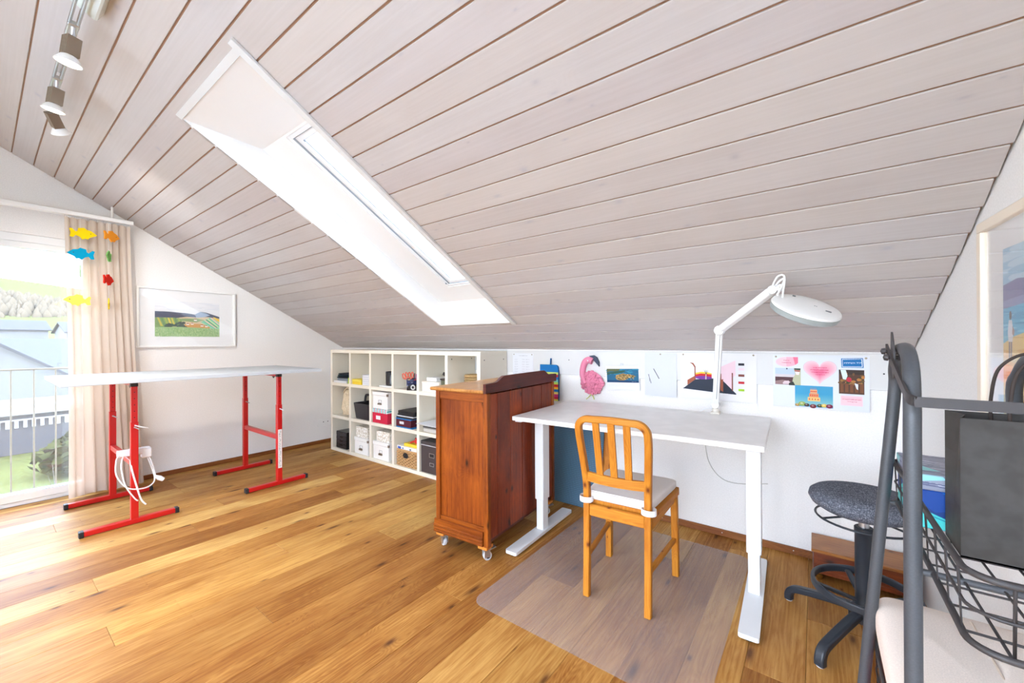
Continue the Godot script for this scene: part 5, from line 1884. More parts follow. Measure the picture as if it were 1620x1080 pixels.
# ------------------------------------------------------------------ magnifier lamp
func build_desk_lamp():
	var t := thing("desk_lamp", "white magnifier lamp with hinged arm clamped to the desk", "lamp", Vector3(-0.475, 0.7655, -2.655))
	var b := mb()
	b.box(Vector3(-0.025, 0.0, -0.022), Vector3(0.025, 0.012, 0.022), 0.002)
	b.box(Vector3(-0.02, -0.07, -0.034), Vector3(0.02, 0.012, -0.024), 0.002)
	b.box(Vector3(-0.02, -0.07, -0.034), Vector3(0.02, -0.06, 0.015), 0.002)
	b.rod(Vector3(0, -0.06, 0.0), Vector3(0, -0.026, 0.0), 0.008, 10)
	b.at(Transform3D.IDENTITY)
	b.lathe([Vector2(0.018, 0.012), Vector2(0.018, 0.03), Vector2(0.012, 0.036), Vector2(0.0, 0.036)], 16)
	obj("clamp", b, mat(rgb(228, 222, 210), 0.45), t)
	var j0 := Vector3(0.0, 0.055, 0.0)
	var j1 := Vector3(0.075, 0.491, 0.30)
	var j2 := Vector3(0.329, 0.657, 0.555)
	var arm := func(called: String, p: Vector3, q: Vector3, w: float):
		var m := mb()
		m.sweep(PackedVector3Array([p, q]), rounded(w, 0.03, 0.006, 3), Vector3(1, 0, 0) if called == "lower_arm" else Vector3(0, 1, 0))
		var o := obj(called, m, M.white_paint, t)
		var g := mb()
		var d := (q - p).normalized()
		var s := d.cross(Vector3.BACK).normalized()
		g.rod(p + d * 0.05 + s * 0.0065 + Vector3(0, 0, 0.0155), q - d * 0.03 + s * 0.0065 + Vector3(0, 0, 0.0155), 0.0022, 6)
		obj("cable", g, mat(rgb(120, 126, 134), 0.4), o)
	arm.call("lower_arm", j0, j1, 0.034)
	arm.call("upper_arm", j1, j2, 0.036)
	for p in [[j0, 0.022], [j1, 0.025], [j2, 0.02]]:
		b = mb()
		b.at(Transform3D(Basis(Vector3.RIGHT, PI / 2), p[0]))
		b.lathe([Vector2(0.0, -0.022), Vector2(p[1] - 0.003, -0.022), Vector2(p[1], -0.018), Vector2(p[1], 0.018), Vector2(p[1] - 0.003, 0.022), Vector2(0, 0.022)], 22)
		obj("hinge", b, M.white_paint, t)
	# round head tipped towards the room
	var n := Vector3(0.36, 0.86, 0.36).normalized()
	var sx := Vector3(1, -0.3, 0)
	sx = (sx - n * sx.dot(n)).normalized()
	var bs := Basis(sx, n, sx.cross(n))
	var hc := Vector3(0.446, 0.568, 0.625)
	b = mb()
	b.at(Transform3D(bs, hc))
	b.lathe([Vector2(0.085, -0.012), Vector2(0.118, -0.006), Vector2(0.125, 0.0), Vector2(0.121, 0.008), Vector2(0.105, 0.014), Vector2(0.06, 0.018), Vector2(0.0, 0.019)], 44)
	obj("head_cover", b, M.white_paint, t)
	b = mb()
	b.at(Transform3D(bs, hc))
	b.lathe([Vector2(0.0, -0.02), Vector2(0.08, -0.022), Vector2(0.085, -0.028), Vector2(0.112, -0.028), Vector2(0.121, -0.022), Vector2(0.1255, -0.001)], 44)
	obj("diffuser_ring", b, mat(rgb(168, 178, 178), 0.35), t)
	b = mb()
	b.at(Transform3D(bs, hc))
	b.cbox(Vector3(0.075, 0.0175, 0.02), Vector3(0.02, 0.003, 0.008), 0.001)
	b.cbox(Vector3(-0.055, 0.019, -0.055), Vector3(0.012, 0.004, 0.008), 0.001)
	obj("switch", b, mat(rgb(120, 124, 128), 0.4), t)
	b = mb()
	b.at(Transform3D(bs, hc))
	for k in 7:
		b.cbox(Vector3(0.026 + k * 0.006, 0.0186 - 0.0004 * k, 0.0), Vector3(0.004, 0.0006, 0.007), 0.0)
	obj("lettering", b, mat(rgb(150, 154, 158), 0.5), t)
	b = mb()
	b.tube(curve([j2 + Vector3(0, 0.0, 0.0), j2 + Vector3(0.025, 0.035, 0.01), j2 + Vector3(0.045, 0.04, 0.02), hc - sx * 0.11 + n * 0.02], 6), 0.005, 8)
	b.tube(curve([j2 + Vector3(0, 0.015, 0.02), j2 + Vector3(0.02, 0.055, 0.02), j2 + Vector3(0.045, 0.05, 0.03), hc - sx * 0.09 + n * 0.018], 6), 0.004, 8)
	obj("neck", b, M.white_paint, t)
	b = mb()
	b.at(Transform3D(Basis(Vector3.RIGHT, PI / 2), j2 + Vector3(0.03, 0.005, 0.025)))
	b.lathe([Vector2(0.006, -0.012), Vector2(0.014, -0.012), Vector2(0.014, 0.012), Vector2(0.006, 0.012)], 16)
	obj("swivel", b, M.steel, t)
	# its flex trailing over the desk edge
	b = mb()
	b.tube(curve([Vector3(-0.015, 0.03, 0.0), Vector3(-0.05, 0.028, -0.005), Vector3(-0.085, 0.006, -0.012), Vector3(-0.09, 0.003, -0.03)], 6), 0.003, 6)
	obj("flex", b, M.cable_white, t)

# ------------------------------------------------------------------ papers on the knee wall
const PZ := -2.7512

func sheet(called: String, label: String, category: String, x0: float, x1: float, y0: float, y1: float, im: Image, pins: Array, tilt := 0.0) -> Node3D:
	var t := thing(called, label, category, Vector3((x0 + x1) / 2, (y0 + y1) / 2, PZ))
	t.rotation_degrees.z = tilt
	var w := x1 - x0
	var h := y1 - y0
	boxo("paper", Vector3(-w / 2, -h / 2, -0.0008), Vector3(w / 2, h / 2, 0.0), 0.0, M.paper, t)
	if im:
		var p := obj("print", print_mesh(w - 0.0006, h - 0.0006), print_mat(im), t)
		p.position.z = 0.0003
	for q in pins:
		var b := mb()
		b.at(Transform3D(Basis(Vector3.RIGHT, PI / 2), Vector3(q[0] * (w / 2 - 0.008), h / 2 - q[1], 0.0)))
		b.lathe([Vector2(0.0055, 0.0), Vector2(0.0055, 0.0012), Vector2(0.003, 0.0028), Vector2(0.0, 0.003)], 12)
		obj("pin", b, M.pin, t)
	return t

func scribble(im: Image, x: int, y: int, w: int, h: int, c: Color, r: RandomNumberGenerator):
	var px := x
	while px < x + w:
		var s := r.randi_range(1, 3)
		im.fill_rect(Rect2i(px, y + r.randi_range(0, maxi(h / 3, 1)), s, maxi(h - r.randi_range(0, h / 2 + 1), 1)), c)
		px += s + r.randi_range(1, 2)

func build_wall_papers():
	var r := RandomNumberGenerator.new()
	r.seed = 5
	# typed list
	var im := canvas(256, 300, rgb(226, 228, 232))
	scribble(im, 80, 22, 110, 5, rgb(150, 150, 155), r)
	for k in 9:
		var y := 60 + k * 25
		scribble(im, 24, y, 40, 5, rgb(168, 168, 172), r)
		scribble(im, 24, y + 9, 30, 4, rgb(190, 190, 194), r)
		scribble(im, 118, y, 34, 5, rgb(168, 168, 172), r)
		scribble(im, 165, y, 44, 5, rgb(168, 168, 172), r)
	sheet("typed_list", "white sheet with a typed list pinned above the cabinet", "paper", -2.062, -1.852, 0.86, 1.106, im, [[-0.95, 0.01], [0.95, 0.01]])
	# blue and striped kettle holder
	var mt := thing("oven_mitt", "blue oven mitt with rainbow stripes hanging behind the cabinet", "oven mitt", Vector3(-1.69, 0.0, PZ))
	im = canvas(8, 128, rgb(14, 110, 176))
	var cols := [rgb(206, 222, 110), rgb(190, 40, 60), rgb(30, 110, 180), rgb(120, 200, 190), rgb(190, 214, 90), rgb(206, 30, 40), rgb(245, 178, 40), rgb(20, 110, 180), rgb(240, 220, 120), rgb(206, 50, 120), rgb(190, 30, 60), rgb(226, 222, 90)]
	for k in cols.size():
		im.fill_rect(Rect2i(0, 26 + int(k * 8.5), 8, 9), cols[k])
	var sm := print_mat(im, 0.9)
	var b := mb()
	var out := PackedVector2Array()
	for p in [[-0.083, 0.737], [0.083, 0.737], [0.084, 0.985]]:
		out.append(Vector2(p[0], p[1]))
	for k in 6:
		var a := deg_to_rad(15.0 + k * 15)
		out.append(Vector2(0.052 + 0.032 * cos(a), 0.99 + 0.03 * sin(a)))
	out.append(Vector2(-0.083, 1.02))
	b.prism(out, 0.001, 0.02)
	for k in b.t.size():
		b.t[k] = Vector2(0.5, (1.02 - b.v[k].y) / 0.29)
	obj("padded_body", b, sm, mt)
	b = mb()
	b.tube(PackedVector3Array([Vector3(0.083, 0.737, 0.0105), Vector3(0.084, 0.98, 0.0105)]), 0.006, 6)
	b.sweep(PackedVector3Array([Vector3(0.01, 1.01, 0.01), Vector3(0.012, 1.07, 0.006)]), poly([0.006, -0.002, 0.006, 0.002, -0.006, 0.002, -0.006, -0.002]), Vector3.RIGHT)
	obj("edging", b, mat(rgb(12, 84, 140), 0.9), mt)
	# flamingo
	var fl := thing("flamingo", "pink fabric flamingo with ruffled body and dark beak on the wall", "wall decoration", Vector3(-1.318, 0.9, PZ))
	var pink := grainy(mat(rgb(240, 150, 178), 0.95), noise_tex(97, 0.2, rgb(236, 220, 226), rgb(255, 255, 255), 128), 12.0)
	b = mb()
	for k in 260:
		var a := r.randf() * TAU
		var d := sqrt(r.randf())
		var p := Vector3(cos(a) * d * 0.088, sin(a) * d * 0.082 - 0.004, 0.008 + 0.016 * (1 - d * d))
		if p.x > 0.03 and p.y > 0.02:
			p.y -= 0.02
		var q := 0.011 + r.randf() * 0.006
		b.at(Transform3D(Basis.from_euler(Vector3(r.randf() * 6, r.randf() * 6, r.randf() * 6)), p))
		b.lathe([Vector2(q * 0.3, -q * 0.5), Vector2(q, -q * 0.1), Vector2(q * 0.8, q * 0.25), Vector2(q * 0.2, q * 0.5)], 6)
	b.at(Transform3D.IDENTITY)
	b.pillow(Vector3(0, -0.004, 0.008), Vector3(0.17, 0.155, 0.015), 0.9, 0.9, 24, 8)
	obj("ruffled_body", b, pink, fl)
	b = mb()
	b.tube(curve([Vector3(-0.055, -0.01, 0.012), Vector3(-0.078, 0.05, 0.012), Vector3(-0.074, 0.105, 0.012), Vector3(-0.055, 0.15, 0.012), Vector3(-0.025, 0.165, 0.012), Vector3(0.004, 0.155, 0.012)], 6), 0.021, 10, false, 0.026)
	obj("neck", b, pink, fl)
	b = mb()
	b.prism(poly([-0.022, 0.195, 0.012, 0.2, 0.038, 0.185, 0.055, 0.15, 0.056, 0.118, 0.038, 0.138, 0.016, 0.16]), 0.001, 0.018, true)
	obj("beak", b, mat(rgb(52, 62, 82), 0.7), fl)
	b = mb()
	b.at(Transform3D(Basis(Vector3.RIGHT, PI / 2), Vector3(-0.024, 0.16, 0.033)))
	b.lathe([Vector2(0.005, 0.0), Vector2(0.005, 0.004), Vector2(0.0, 0.006)], 10)
	obj("eye", b, M.paper, fl)
	b = mb()
	b.tube(curve([Vector3(-0.01, -0.08, 0.006), Vector3(-0.025, -0.105, 0.006), Vector3(-0.052, -0.13, 0.006)], 4), 0.0025, 6)
	b.tube(curve([Vector3(-0.005, -0.08, 0.006), Vector3(0.002, -0.105, 0.006), Vector3(0.012, -0.128, 0.006)], 4), 0.0025, 6)
	obj("legs", b, mat(rgb(196, 206, 40), 0.7), fl)
	# calendar
	im = canvas(400, 300, rgb(232, 232, 234))
	fill(im, [10, 40, 392, 40, 392, 210, 10, 210], rgb(24, 96, 130))
	for k in 46:
		dab(im, r.randf_range(10, 392), r.randf_range(44, 120), 20, 3, rgb(40, 150, 176) if k % 2 == 0 else rgb(20, 110, 150))
	fill(im, [10, 40, 180, 40, 160, 62, 110, 74, 60, 70, 10, 84], rgb(86, 92, 60))
	fill(im, [10, 84, 80, 78, 150, 66, 240, 58, 230, 80, 150, 100, 60, 104, 10, 120], rgb(36, 84, 74))
	fill(im, [110, 150, 150, 112, 210, 96, 260, 110, 330, 118, 362, 134, 330, 146, 280, 150, 240, 176, 190, 190, 140, 176], rgb(150, 118, 66))
	for k in 90:
		dab(im, r.randf_range(125, 335), r.randf_range(108, 172), r.randf_range(3, 10), r.randf_range(2, 6), [rgb(196, 152, 84), rgb(92, 84, 46), rgb(60, 66, 40), rgb(216, 180, 110)][k % 4])
	fill(im, [10, 180, 392, 186, 392, 210, 10, 210], rgb(10, 60, 100))
	for k in 2:
		scribble(im, 30, 240 + k * 14, 330, 4, rgb(196, 196, 200), r)
	scribble(im, 310, 196, 50, 4, rgb(220, 224, 230), r)
	var cal := sheet("wall_calendar", "wall calendar with a photo of a rocky island in blue sea", "calendar", -1.213, -0.968, 0.858, 1.03, im, [], 2.2)
	b = mb()
	for k in 28:
		b.tube(arc(Vector3(-0.115 + k * 0.0085, 0.086, 0.0), Vector3(0, 0.004, 0), Vector3(0, 0, 0.004), 0, 300, 8), 0.0006, 4)
	obj("spiral", b, M.steel, cal)
	b = mb()
	b.cbox(Vector3(0.0, 0.094, 0.002), Vector3(0.02, 0.016, 0.004), 0.001)
	obj("hook", b, M.steel, cal)
	# pencil sketch
	im = canvas(220, 300, rgb(212, 215, 224))
	for k in 14:
		fill(im, [58 + k, 108 + k * 2, 62 + k, 106 + k * 2, 96 + k, 172 + k, 92 + k, 176 + k], rgb(190, 192, 200) if k % 3 == 0 else rgb(224, 226, 232))
	fill(im, [60, 110, 66, 110, 104, 176, 100, 180], rgb(84, 86, 94))
	fill(im, [24, 150, 28, 148, 48, 210, 44, 214], rgb(120, 122, 130))
	fill(im, [30, 150, 32, 148, 36, 200, 33, 202], rgb(150, 152, 160))
	sheet("pencil_sketch", "pale sheet with faint pencil strokes between calendar and colour print", "drawing", -0.931, -0.722, 0.832, 1.122, im, [[0.0, 0.008]], -0.3)
	# printed interior drawing with colour samples
	im = canvas(620, 420, rgb(230, 229, 233))
	fill(im, [30, 80, 130, 80, 130, 240, 30, 330], rgb(236, 232, 233))
	fill(im, [300, 140, 460, 60, 460, 190, 440, 210, 440, 330, 300, 230], rgb(238, 208, 218))
	fill(im, [20, 330, 130, 240, 340, 220, 465, 350, 465, 358, 300, 350], rgb(34, 44, 62))
	fill(im, [60, 250, 130, 205, 130, 240, 60, 296], rgb(160, 84, 56))
	fill(im, [80, 86, 112, 90, 132, 122, 134, 240, 122, 246, 122, 130, 106, 104], rgb(140, 74, 48))
	fill(im, [132, 180, 180, 168, 240, 172, 268, 180, 268, 190, 180, 184, 132, 196], rgb(242, 196, 62))
	fill(im, [132, 196, 180, 184, 268, 190, 268, 222, 132, 230], rgb(196, 24, 30))
	dab(im, 200, 222, 72, 16, rgb(116, 48, 150))
	fill(im, [218, 190, 224, 190, 226, 236, 214, 236], rgb(196, 186, 176))
	for k in 6:
		fill(im, [218 + k, 190, 220 + k, 190, 206 + k * 7, 150 + (k % 2) * 8, 204 + k * 7, 150 + (k % 2) * 8], rgb(70, 80, 70))
	fill(im, [340, 180, 348, 180, 348, 330, 340, 330], rgb(150, 80, 56))
	fill(im, [346, 236, 362, 226, 362, 340, 346, 330], rgb(150, 78, 52))
	fill(im, [430, 170, 440, 170, 440, 330, 430, 322], rgb(130, 66, 50))
	for q in [[84, rgb(38, 40, 56)], [126, rgb(236, 216, 224)], [180, rgb(126, 62, 48)], [242, rgb(190, 24, 34)], [306, rgb(150, 196, 26)]]:
		im.fill_rect(Rect2i(482, q[0], 46, 20), q[1])
	scribble(im, 330, 64, 60, 3, rgb(200, 200, 204), r)
	scribble(im, 140, 70, 120, 3, rgb(216, 216, 220), r)
	sheet("interior_print", "colour print of a purple and red room with colour swatches", "print", -0.697, -0.272, 0.833, 1.125, im, [[-0.96, 0.01], [0.96, 0.01]])
	# collage with heart
	im = canvas(840, 590, rgb(222, 227, 238))
	var heart := func(cx: float, cy: float, s: float) -> Array:
		var p := []
		for k in 60:
			var a := TAU * k / 60
			p.append(cx + s * 16 * pow(sin(a), 3))
			p.append(cy - s * (13 * cos(a) - 5 * cos(2 * a) - 2 * cos(3 * a) - cos(4 * a)))
		return p
	fill(im, heart.call(430, 170, 9.1), rgb(176, 150, 160))
	for k in 14:
		fill(im, heart.call(430, 170 + k * 1.4, 9.0 - k * 0.55), rgb(250 - k, 206 - k * 7, 214 - k * 5))
	for k in 4:
		scribble(im, [372, 346, 356, 392][k], 130 + k * 26, [120, 160, 150, 80][k], 10, rgb(206, 60, 100), r)
	# pink bubble at the top left
	var bub := []
	for k in 24:
		var a := TAU * k / 24
		bub.append(128 + cos(a) * 102)
		bub.append(78 + sin(a) * 56)
	fill(im, bub, rgb(246, 200, 208))
	fill(im, [128, 22, 236, 22, 236, 90, 200, 118, 128, 132], rgb(244, 176, 192))
	fill(im, [190, 22, 236, 22, 236, 90, 210, 112], rgb(236, 120, 148))
	scribble(im, 100, 56, 56, 11, rgb(180, 80, 110), r)
	scribble(im, 84, 82, 88, 11, rgb(180, 80, 110), r)
	# two photographs on the left, cake in the middle
	im.fill_rect(Rect2i(20, 150, 240, 190), rgb(188, 206, 226))
	im.fill_rect(Rect2i(20, 220, 240, 40), rgb(214, 206, 212))
	im.fill_rect(Rect2i(20, 252, 240, 88), rgb(84, 52, 58))
	fill(im, [20, 300, 90, 286, 160, 300, 200, 340, 20, 340], rgb(150, 120, 120))
	fill(im, [92, 318, 110, 296, 150, 292, 168, 330, 96, 334], rgb(220, 200, 206))
	fill(im, [196, 150, 260, 150, 260, 345, 176, 345, 190, 260, 210, 220], rgb(186, 188, 156))
	fill(im, [200, 150, 258, 150, 256, 170, 202, 166], rgb(44, 62, 50))
	fill(im, [202, 170, 256, 174, 252, 186, 206, 182], rgb(178, 60, 70))
	fill(im, [208, 188, 250, 190, 244, 224, 218, 222], rgb(244, 226, 222))
	fill(im, [150, 320, 190, 300, 210, 345, 150, 345], rgb(40, 46, 40))
	dab(im, 132, 156, 7, 9, rgb(60, 66, 70))
	im.fill_rect(Rect2i(206, 340, 336, 236), rgb(60, 156, 198))
	for k in 40:
		fill(im, [206, 430 + k * 3, 542, 430 + k * 3, 542, 433 + k * 3, 206, 433 + k * 3], rgb(60 + k * 2, 156 + k, 198))
	for q in [[322, 466, 110, 44, rgb(238, 196, 120)], [336, 424, 82, 42, rgb(226, 142, 96)], [344, 382, 62, 40, rgb(232, 170, 120)]]:
		im.fill_rect(Rect2i(q[0], q[1], q[2], q[3]), q[4])
		for k in 4:
			dab(im, q[0] + q[2] * (0.15 + k * 0.23), q[1] + q[3] * 0.5, 6, 9, rgb(206, 84, 60))
	for k in 4:
		im.fill_rect(Rect2i(350 + k * 14, 362, 3, 20), rgb(210, 120, 110))
	for q in [[230, 560, 22, rgb(170, 130, 60)], [272, 545, 34, rgb(150, 170, 90)], [314, 556, 24, rgb(70, 50, 44)], [370, 566, 30, rgb(104, 30, 40)], [430, 556, 26, rgb(54, 70, 40)], [468, 552, 26, rgb(226, 190, 80)], [512, 556, 30, rgb(120, 24, 60)]]:
		dab(im, q[0], q[1], q[2], q[2] * 0.75, q[3])
		dab(im, q[0] - 4, q[1] - 5, q[2] * 0.4, q[2] * 0.3, q[3].lightened(0.4))
	# blue ticket and photograph on the right
	im.fill_rect(Rect2i(610, 26, 184, 104), rgb(200, 222, 240))
	fill(im, [612, 30, 788, 22, 794, 124, 616, 128], rgb(20, 104, 168))
	fill(im, [620, 36, 782, 30, 786, 118, 622, 122], rgb(236, 244, 250))
	fill(im, [624, 42, 776, 34, 780, 112, 626, 116], rgb(16, 110, 176))
	scribble(im, 636, 70, 90, 12, rgb(250, 250, 252), r)
	scribble(im, 738, 66, 36, 12, rgb(250, 250, 252), r)
	im.fill_rect(Rect2i(592, 150, 206, 258), rgb(84, 56, 42))
	im.fill_rect(Rect2i(592, 150, 206, 50), rgb(58, 46, 40))
	for k in 26:
		dab(im, r.randf_range(600, 790), r.randf_range(190, 300), r.randf_range(6, 20), r.randf_range(6, 18), [rgb(110, 78, 44), rgb(150, 110, 60), rgb(60, 70, 40), rgb(180, 120, 60)][k % 4])
	fill(im, [606, 152, 650, 152, 664, 214, 650, 256, 626, 250], rgb(214, 232, 230))
	dab(im, 676, 254, 22, 26, rgb(196, 44, 66))
	for k in 5:
		im.fill_rect(Rect2i(604 + k * 40, 300, 26, 90), rgb(120, 74, 44))
	fill(im, [720, 290, 750, 300, 748, 360, 736, 350], rgb(226, 232, 238))
	im.fill_rect(Rect2i(606, 428, 178, 104), rgb(248, 206, 214))
	im.fill_rect(Rect2i(612, 434, 166, 40), rgb(246, 192, 204))
	scribble(im, 624, 460, 150, 9, rgb(190, 90, 120), r)
	scribble(im, 660, 484, 80, 9, rgb(190, 90, 120), r)
	sheet("collage_poster", "collage poster with a pink heart, photos and a tiered cake", "poster", -0.191, 0.226, 0.829, 1.12, im, [[-0.97, 0.01], [0.97, 0.012]])
	for q in [Vector3(0.28, 1.03, PZ - 0.0012), Vector3(-1.52, 1.06, PZ - 0.0012)]:
		b = mb()
		b.at(Transform3D(Basis(Vector3.RIGHT, PI / 2), Vector3.ZERO))
		b.lathe([Vector2(0.004, 0.0), Vector2(0.003, 0.0015), Vector2(0.0, 0.002)], 8)
		var o := obj("nail", b, M.black_plastic)
		o.position = q
		tag(o, "small dark nail right of the heart collage" if q.x > 0 else "small dark nail above the desk between mitt and flamingo", "nail")

# ------------------------------------------------------------------ framed pictures
func framed(called: String, label: String, origin: Transform3D, w: float, h: float, fw: float, fd: float, fm: Material, art: Image, ax0: float, ax1: float, ay0: float, ay1: float):
	var t := thing(called, label, "picture")
	t.transform = origin
	for q in [["frame_rail", Vector3(-w / 2, h / 2 - fw, 0), Vector3(w / 2, h / 2, fd)], ["frame_rail", Vector3(-w / 2, -h / 2, 0), Vector3(w / 2, -h / 2 + fw, fd)], ["frame_stile", Vector3(-w / 2, -h / 2 + fw, 0), Vector3(-w / 2 + fw, h / 2 - fw, fd)], ["frame_stile", Vector3(w / 2 - fw, -h / 2 + fw, 0), Vector3(w / 2, h / 2 - fw, fd)]]:
		boxo(q[0], q[1], q[2], 0.002, fm, t, 0)
	boxo("mount", Vector3(-w / 2 + fw * 0.5, -h / 2 + fw * 0.5, 0.002), Vector3(w / 2 - fw * 0.5, h / 2 - fw * 0.5, fd * 0.45), 0.0, mat(rgb(240, 240, 240), 0.8), t)
	var p := obj("painting", print_mesh(ax1 - ax0, ay1 - ay0), print_mat(art, 0.8), t)
	p.position = Vector3((ax0 + ax1) / 2, (ay0 + ay1) / 2, fd * 0.45 + 0.0008)
	boxo("glass", Vector3(-w / 2 + fw * 0.6, -h / 2 + fw * 0.6, fd * 0.45 + 0.003), Vector3(w / 2 - fw * 0.6, h / 2 - fw * 0.6, fd * 0.45 + 0.005), 0.0, M.picture_glass, t)

func build_pictures():
	var r := RandomNumberGenerator.new()
	r.seed = 15
	# hills and fields, painted
	var im := canvas(640, 430, rgb(232, 233, 236))
	for k in 60:
		dab(im, r.randf() * 640, r.randf() * 110, 60, 8, rgb(226, 229, 234) if k % 2 == 0 else rgb(236, 237, 240))
	fill(im, [0, 128, 120, 126, 300, 138, 380, 150, 440, 112, 500, 120, 560, 140, 640, 168, 640, 240, 0, 240], rgb(52, 66, 96))
	fill(im, [0, 150, 200, 152, 340, 176, 260, 196, 0, 196], rgb(36, 48, 82))
	fill(im, [380, 150, 440, 112, 500, 128, 540, 152, 470, 180, 400, 190], rgb(150, 170, 196))
	fill(im, [200, 200, 300, 180, 420, 186, 500, 174, 640, 190, 640, 330, 0, 330, 0, 210], rgb(214, 190, 150))
	fill(im, [0, 200, 180, 196, 260, 218, 240, 300, 0, 320], rgb(116, 152, 78))
	for k in 7:
		fill(im, [20 + k * 32, 200, 36 + k * 32, 198, 76 + k * 30, 300, 52 + k * 30, 300], [rgb(196, 184, 56), rgb(92, 136, 70), rgb(150, 168, 64), rgb(220, 196, 60)][k % 4])
	fill(im, [220, 206, 400, 196, 480, 214, 400, 246, 260, 236], rgb(128, 156, 96))
	fill(im, [440, 240, 540, 180, 620, 210, 640, 250, 640, 330, 560, 330], rgb(140, 206, 160))
	for k in 6:
		fill(im, [460 + k * 16, 230 - k * 9, 476 + k * 16, 224 - k * 9, 600 + k * 12, 320 - k * 8, 586 + k * 12, 326 - k * 8], [rgb(90, 190, 150), rgb(226, 190, 170), rgb(60, 150, 100), rgb(200, 214, 150)][k % 4])
	fill(im, [570, 170, 640, 196, 640, 236, 600, 210], rgb(236, 196, 50))
	fill(im, [260, 300, 300, 262, 460, 266, 540, 300, 530, 330, 300, 326], rgb(206, 150, 70))
	for k in 26:
		dab(im, r.randf_range(80, 300), r.randf_range(256, 310), r.randf_range(10, 26), r.randf_range(8, 18), rgb(30, 74, 56) if k % 2 == 0 else rgb(24, 58, 50))
	for q in [[296, 268], [340, 262], [440, 282], [486, 288], [372, 214]]:
		im.fill_rect(Rect2i(q[0], q[1], 30, 14), rgb(240, 232, 220))
		fill(im, [q[0] - 4, q[1], q[0] + 15, q[1] - 12, q[0] + 34, q[1]], rgb(150, 52, 44))
	fill(im, [0, 314, 240, 306, 640, 322, 640, 428, 0, 428], rgb(150, 186, 122))
	for k in 420:
		var x := r.randf() * 640
		var y := 330 + r.randf() * 92
		fill(im, [x, y, x + 3, y, x + 1, y - 12 - r.randf() * 16], [rgb(112, 166, 84), rgb(190, 210, 140), rgb(86, 140, 66), rgb(214, 224, 170)][k % 4])
	for k in 40:
		fill(im, [k * 16, 432, k * 16 + 8, 420 - r.randf() * 8, k * 16 + 16, 432], rgb(236, 237, 240))
	var cz := (-0.832 - 1.578) / 2
	var cy := (1.168 + 1.707) / 2
	framed("landscape_painting", "white-framed painting of green hills and fields beside the curtain", Transform3D(Basis(Vector3.UP, PI / 2), Vector3(GABLE_X + 0.001, cy, cz)), 0.746, 0.539, 0.016, 0.03, M.white_paint, im, cz + 0.954, cz + 1.443, 1.262 - cy, 1.592 - cy)
	# figure on a beach
	im = canvas(420, 520, rgb(160, 204, 226))
	for k in 60:
		dab(im, r.randf() * 420, r.randf() * 84, 70, 10, rgb(186, 216, 234) if k % 2 == 0 else rgb(150, 196, 224))
	fill(im, [0, 92, 80, 82, 200, 92, 300, 78, 420, 72, 420, 150, 0, 160], rgb(112, 116, 164))
	fill(im, [0, 132, 120, 124, 260, 130, 420, 118, 420, 160, 0, 168], rgb(136, 144, 190))
	fill(im, [0, 152, 140, 142, 420, 134, 420, 230, 0, 238], rgb(86, 186, 222))
	for k in 60:
		dab(im, r.randf() * 420, r.randf_range(152, 226), 34, 3, rgb(126, 208, 232) if k % 2 == 0 else rgb(70, 168, 212))
	fill(im, [0, 240, 60, 222, 160, 206, 300, 212, 420, 202, 420, 520, 0, 520], rgb(236, 204, 124))
	for k in 110:
		dab(im, r.randf_range(0, 420), r.randf_range(250, 520), 46, 6, [rgb(242, 192, 100), rgb(246, 218, 152), rgb(232, 182, 96)][k % 3])
	fill(im, [32, 182, 50, 182, 58, 212, 52, 236, 30, 236, 26, 212], rgb(228, 228, 232))
	dab(im, 42, 170, 7, 11, rgb(70, 56, 54))
	fill(im, [31, 236, 40, 236, 39, 284, 32, 284], rgb(112, 106, 110))
	fill(im, [42, 236, 51, 236, 49, 282, 43, 282], rgb(112, 106, 110))
	fill(im, [53, 196, 64, 208, 60, 222, 51, 216], rgb(150, 120, 110))
	var d := Vector3(0.0505, 0, 1).normalized()
	var z0 := -1.885
	var w := 0.72
	var h := 0.80
	var o := Vector3(right_x(z0), 1.56 - h / 2, z0) + d * (w / 2)
	framed("beach_painting", "cream-framed painting of a figure on a beach on the right wall", Transform3D(Basis(d, Vector3.UP, d.cross(Vector3.UP)), o + d.cross(Vector3.UP) * 0.001), w, h, 0.03, 0.026, mat(rgb(244, 232, 214), 0.45), im, -w / 2 + 0.14, w / 2 - 0.14, h / 2 - 0.68, h / 2 - 0.105)

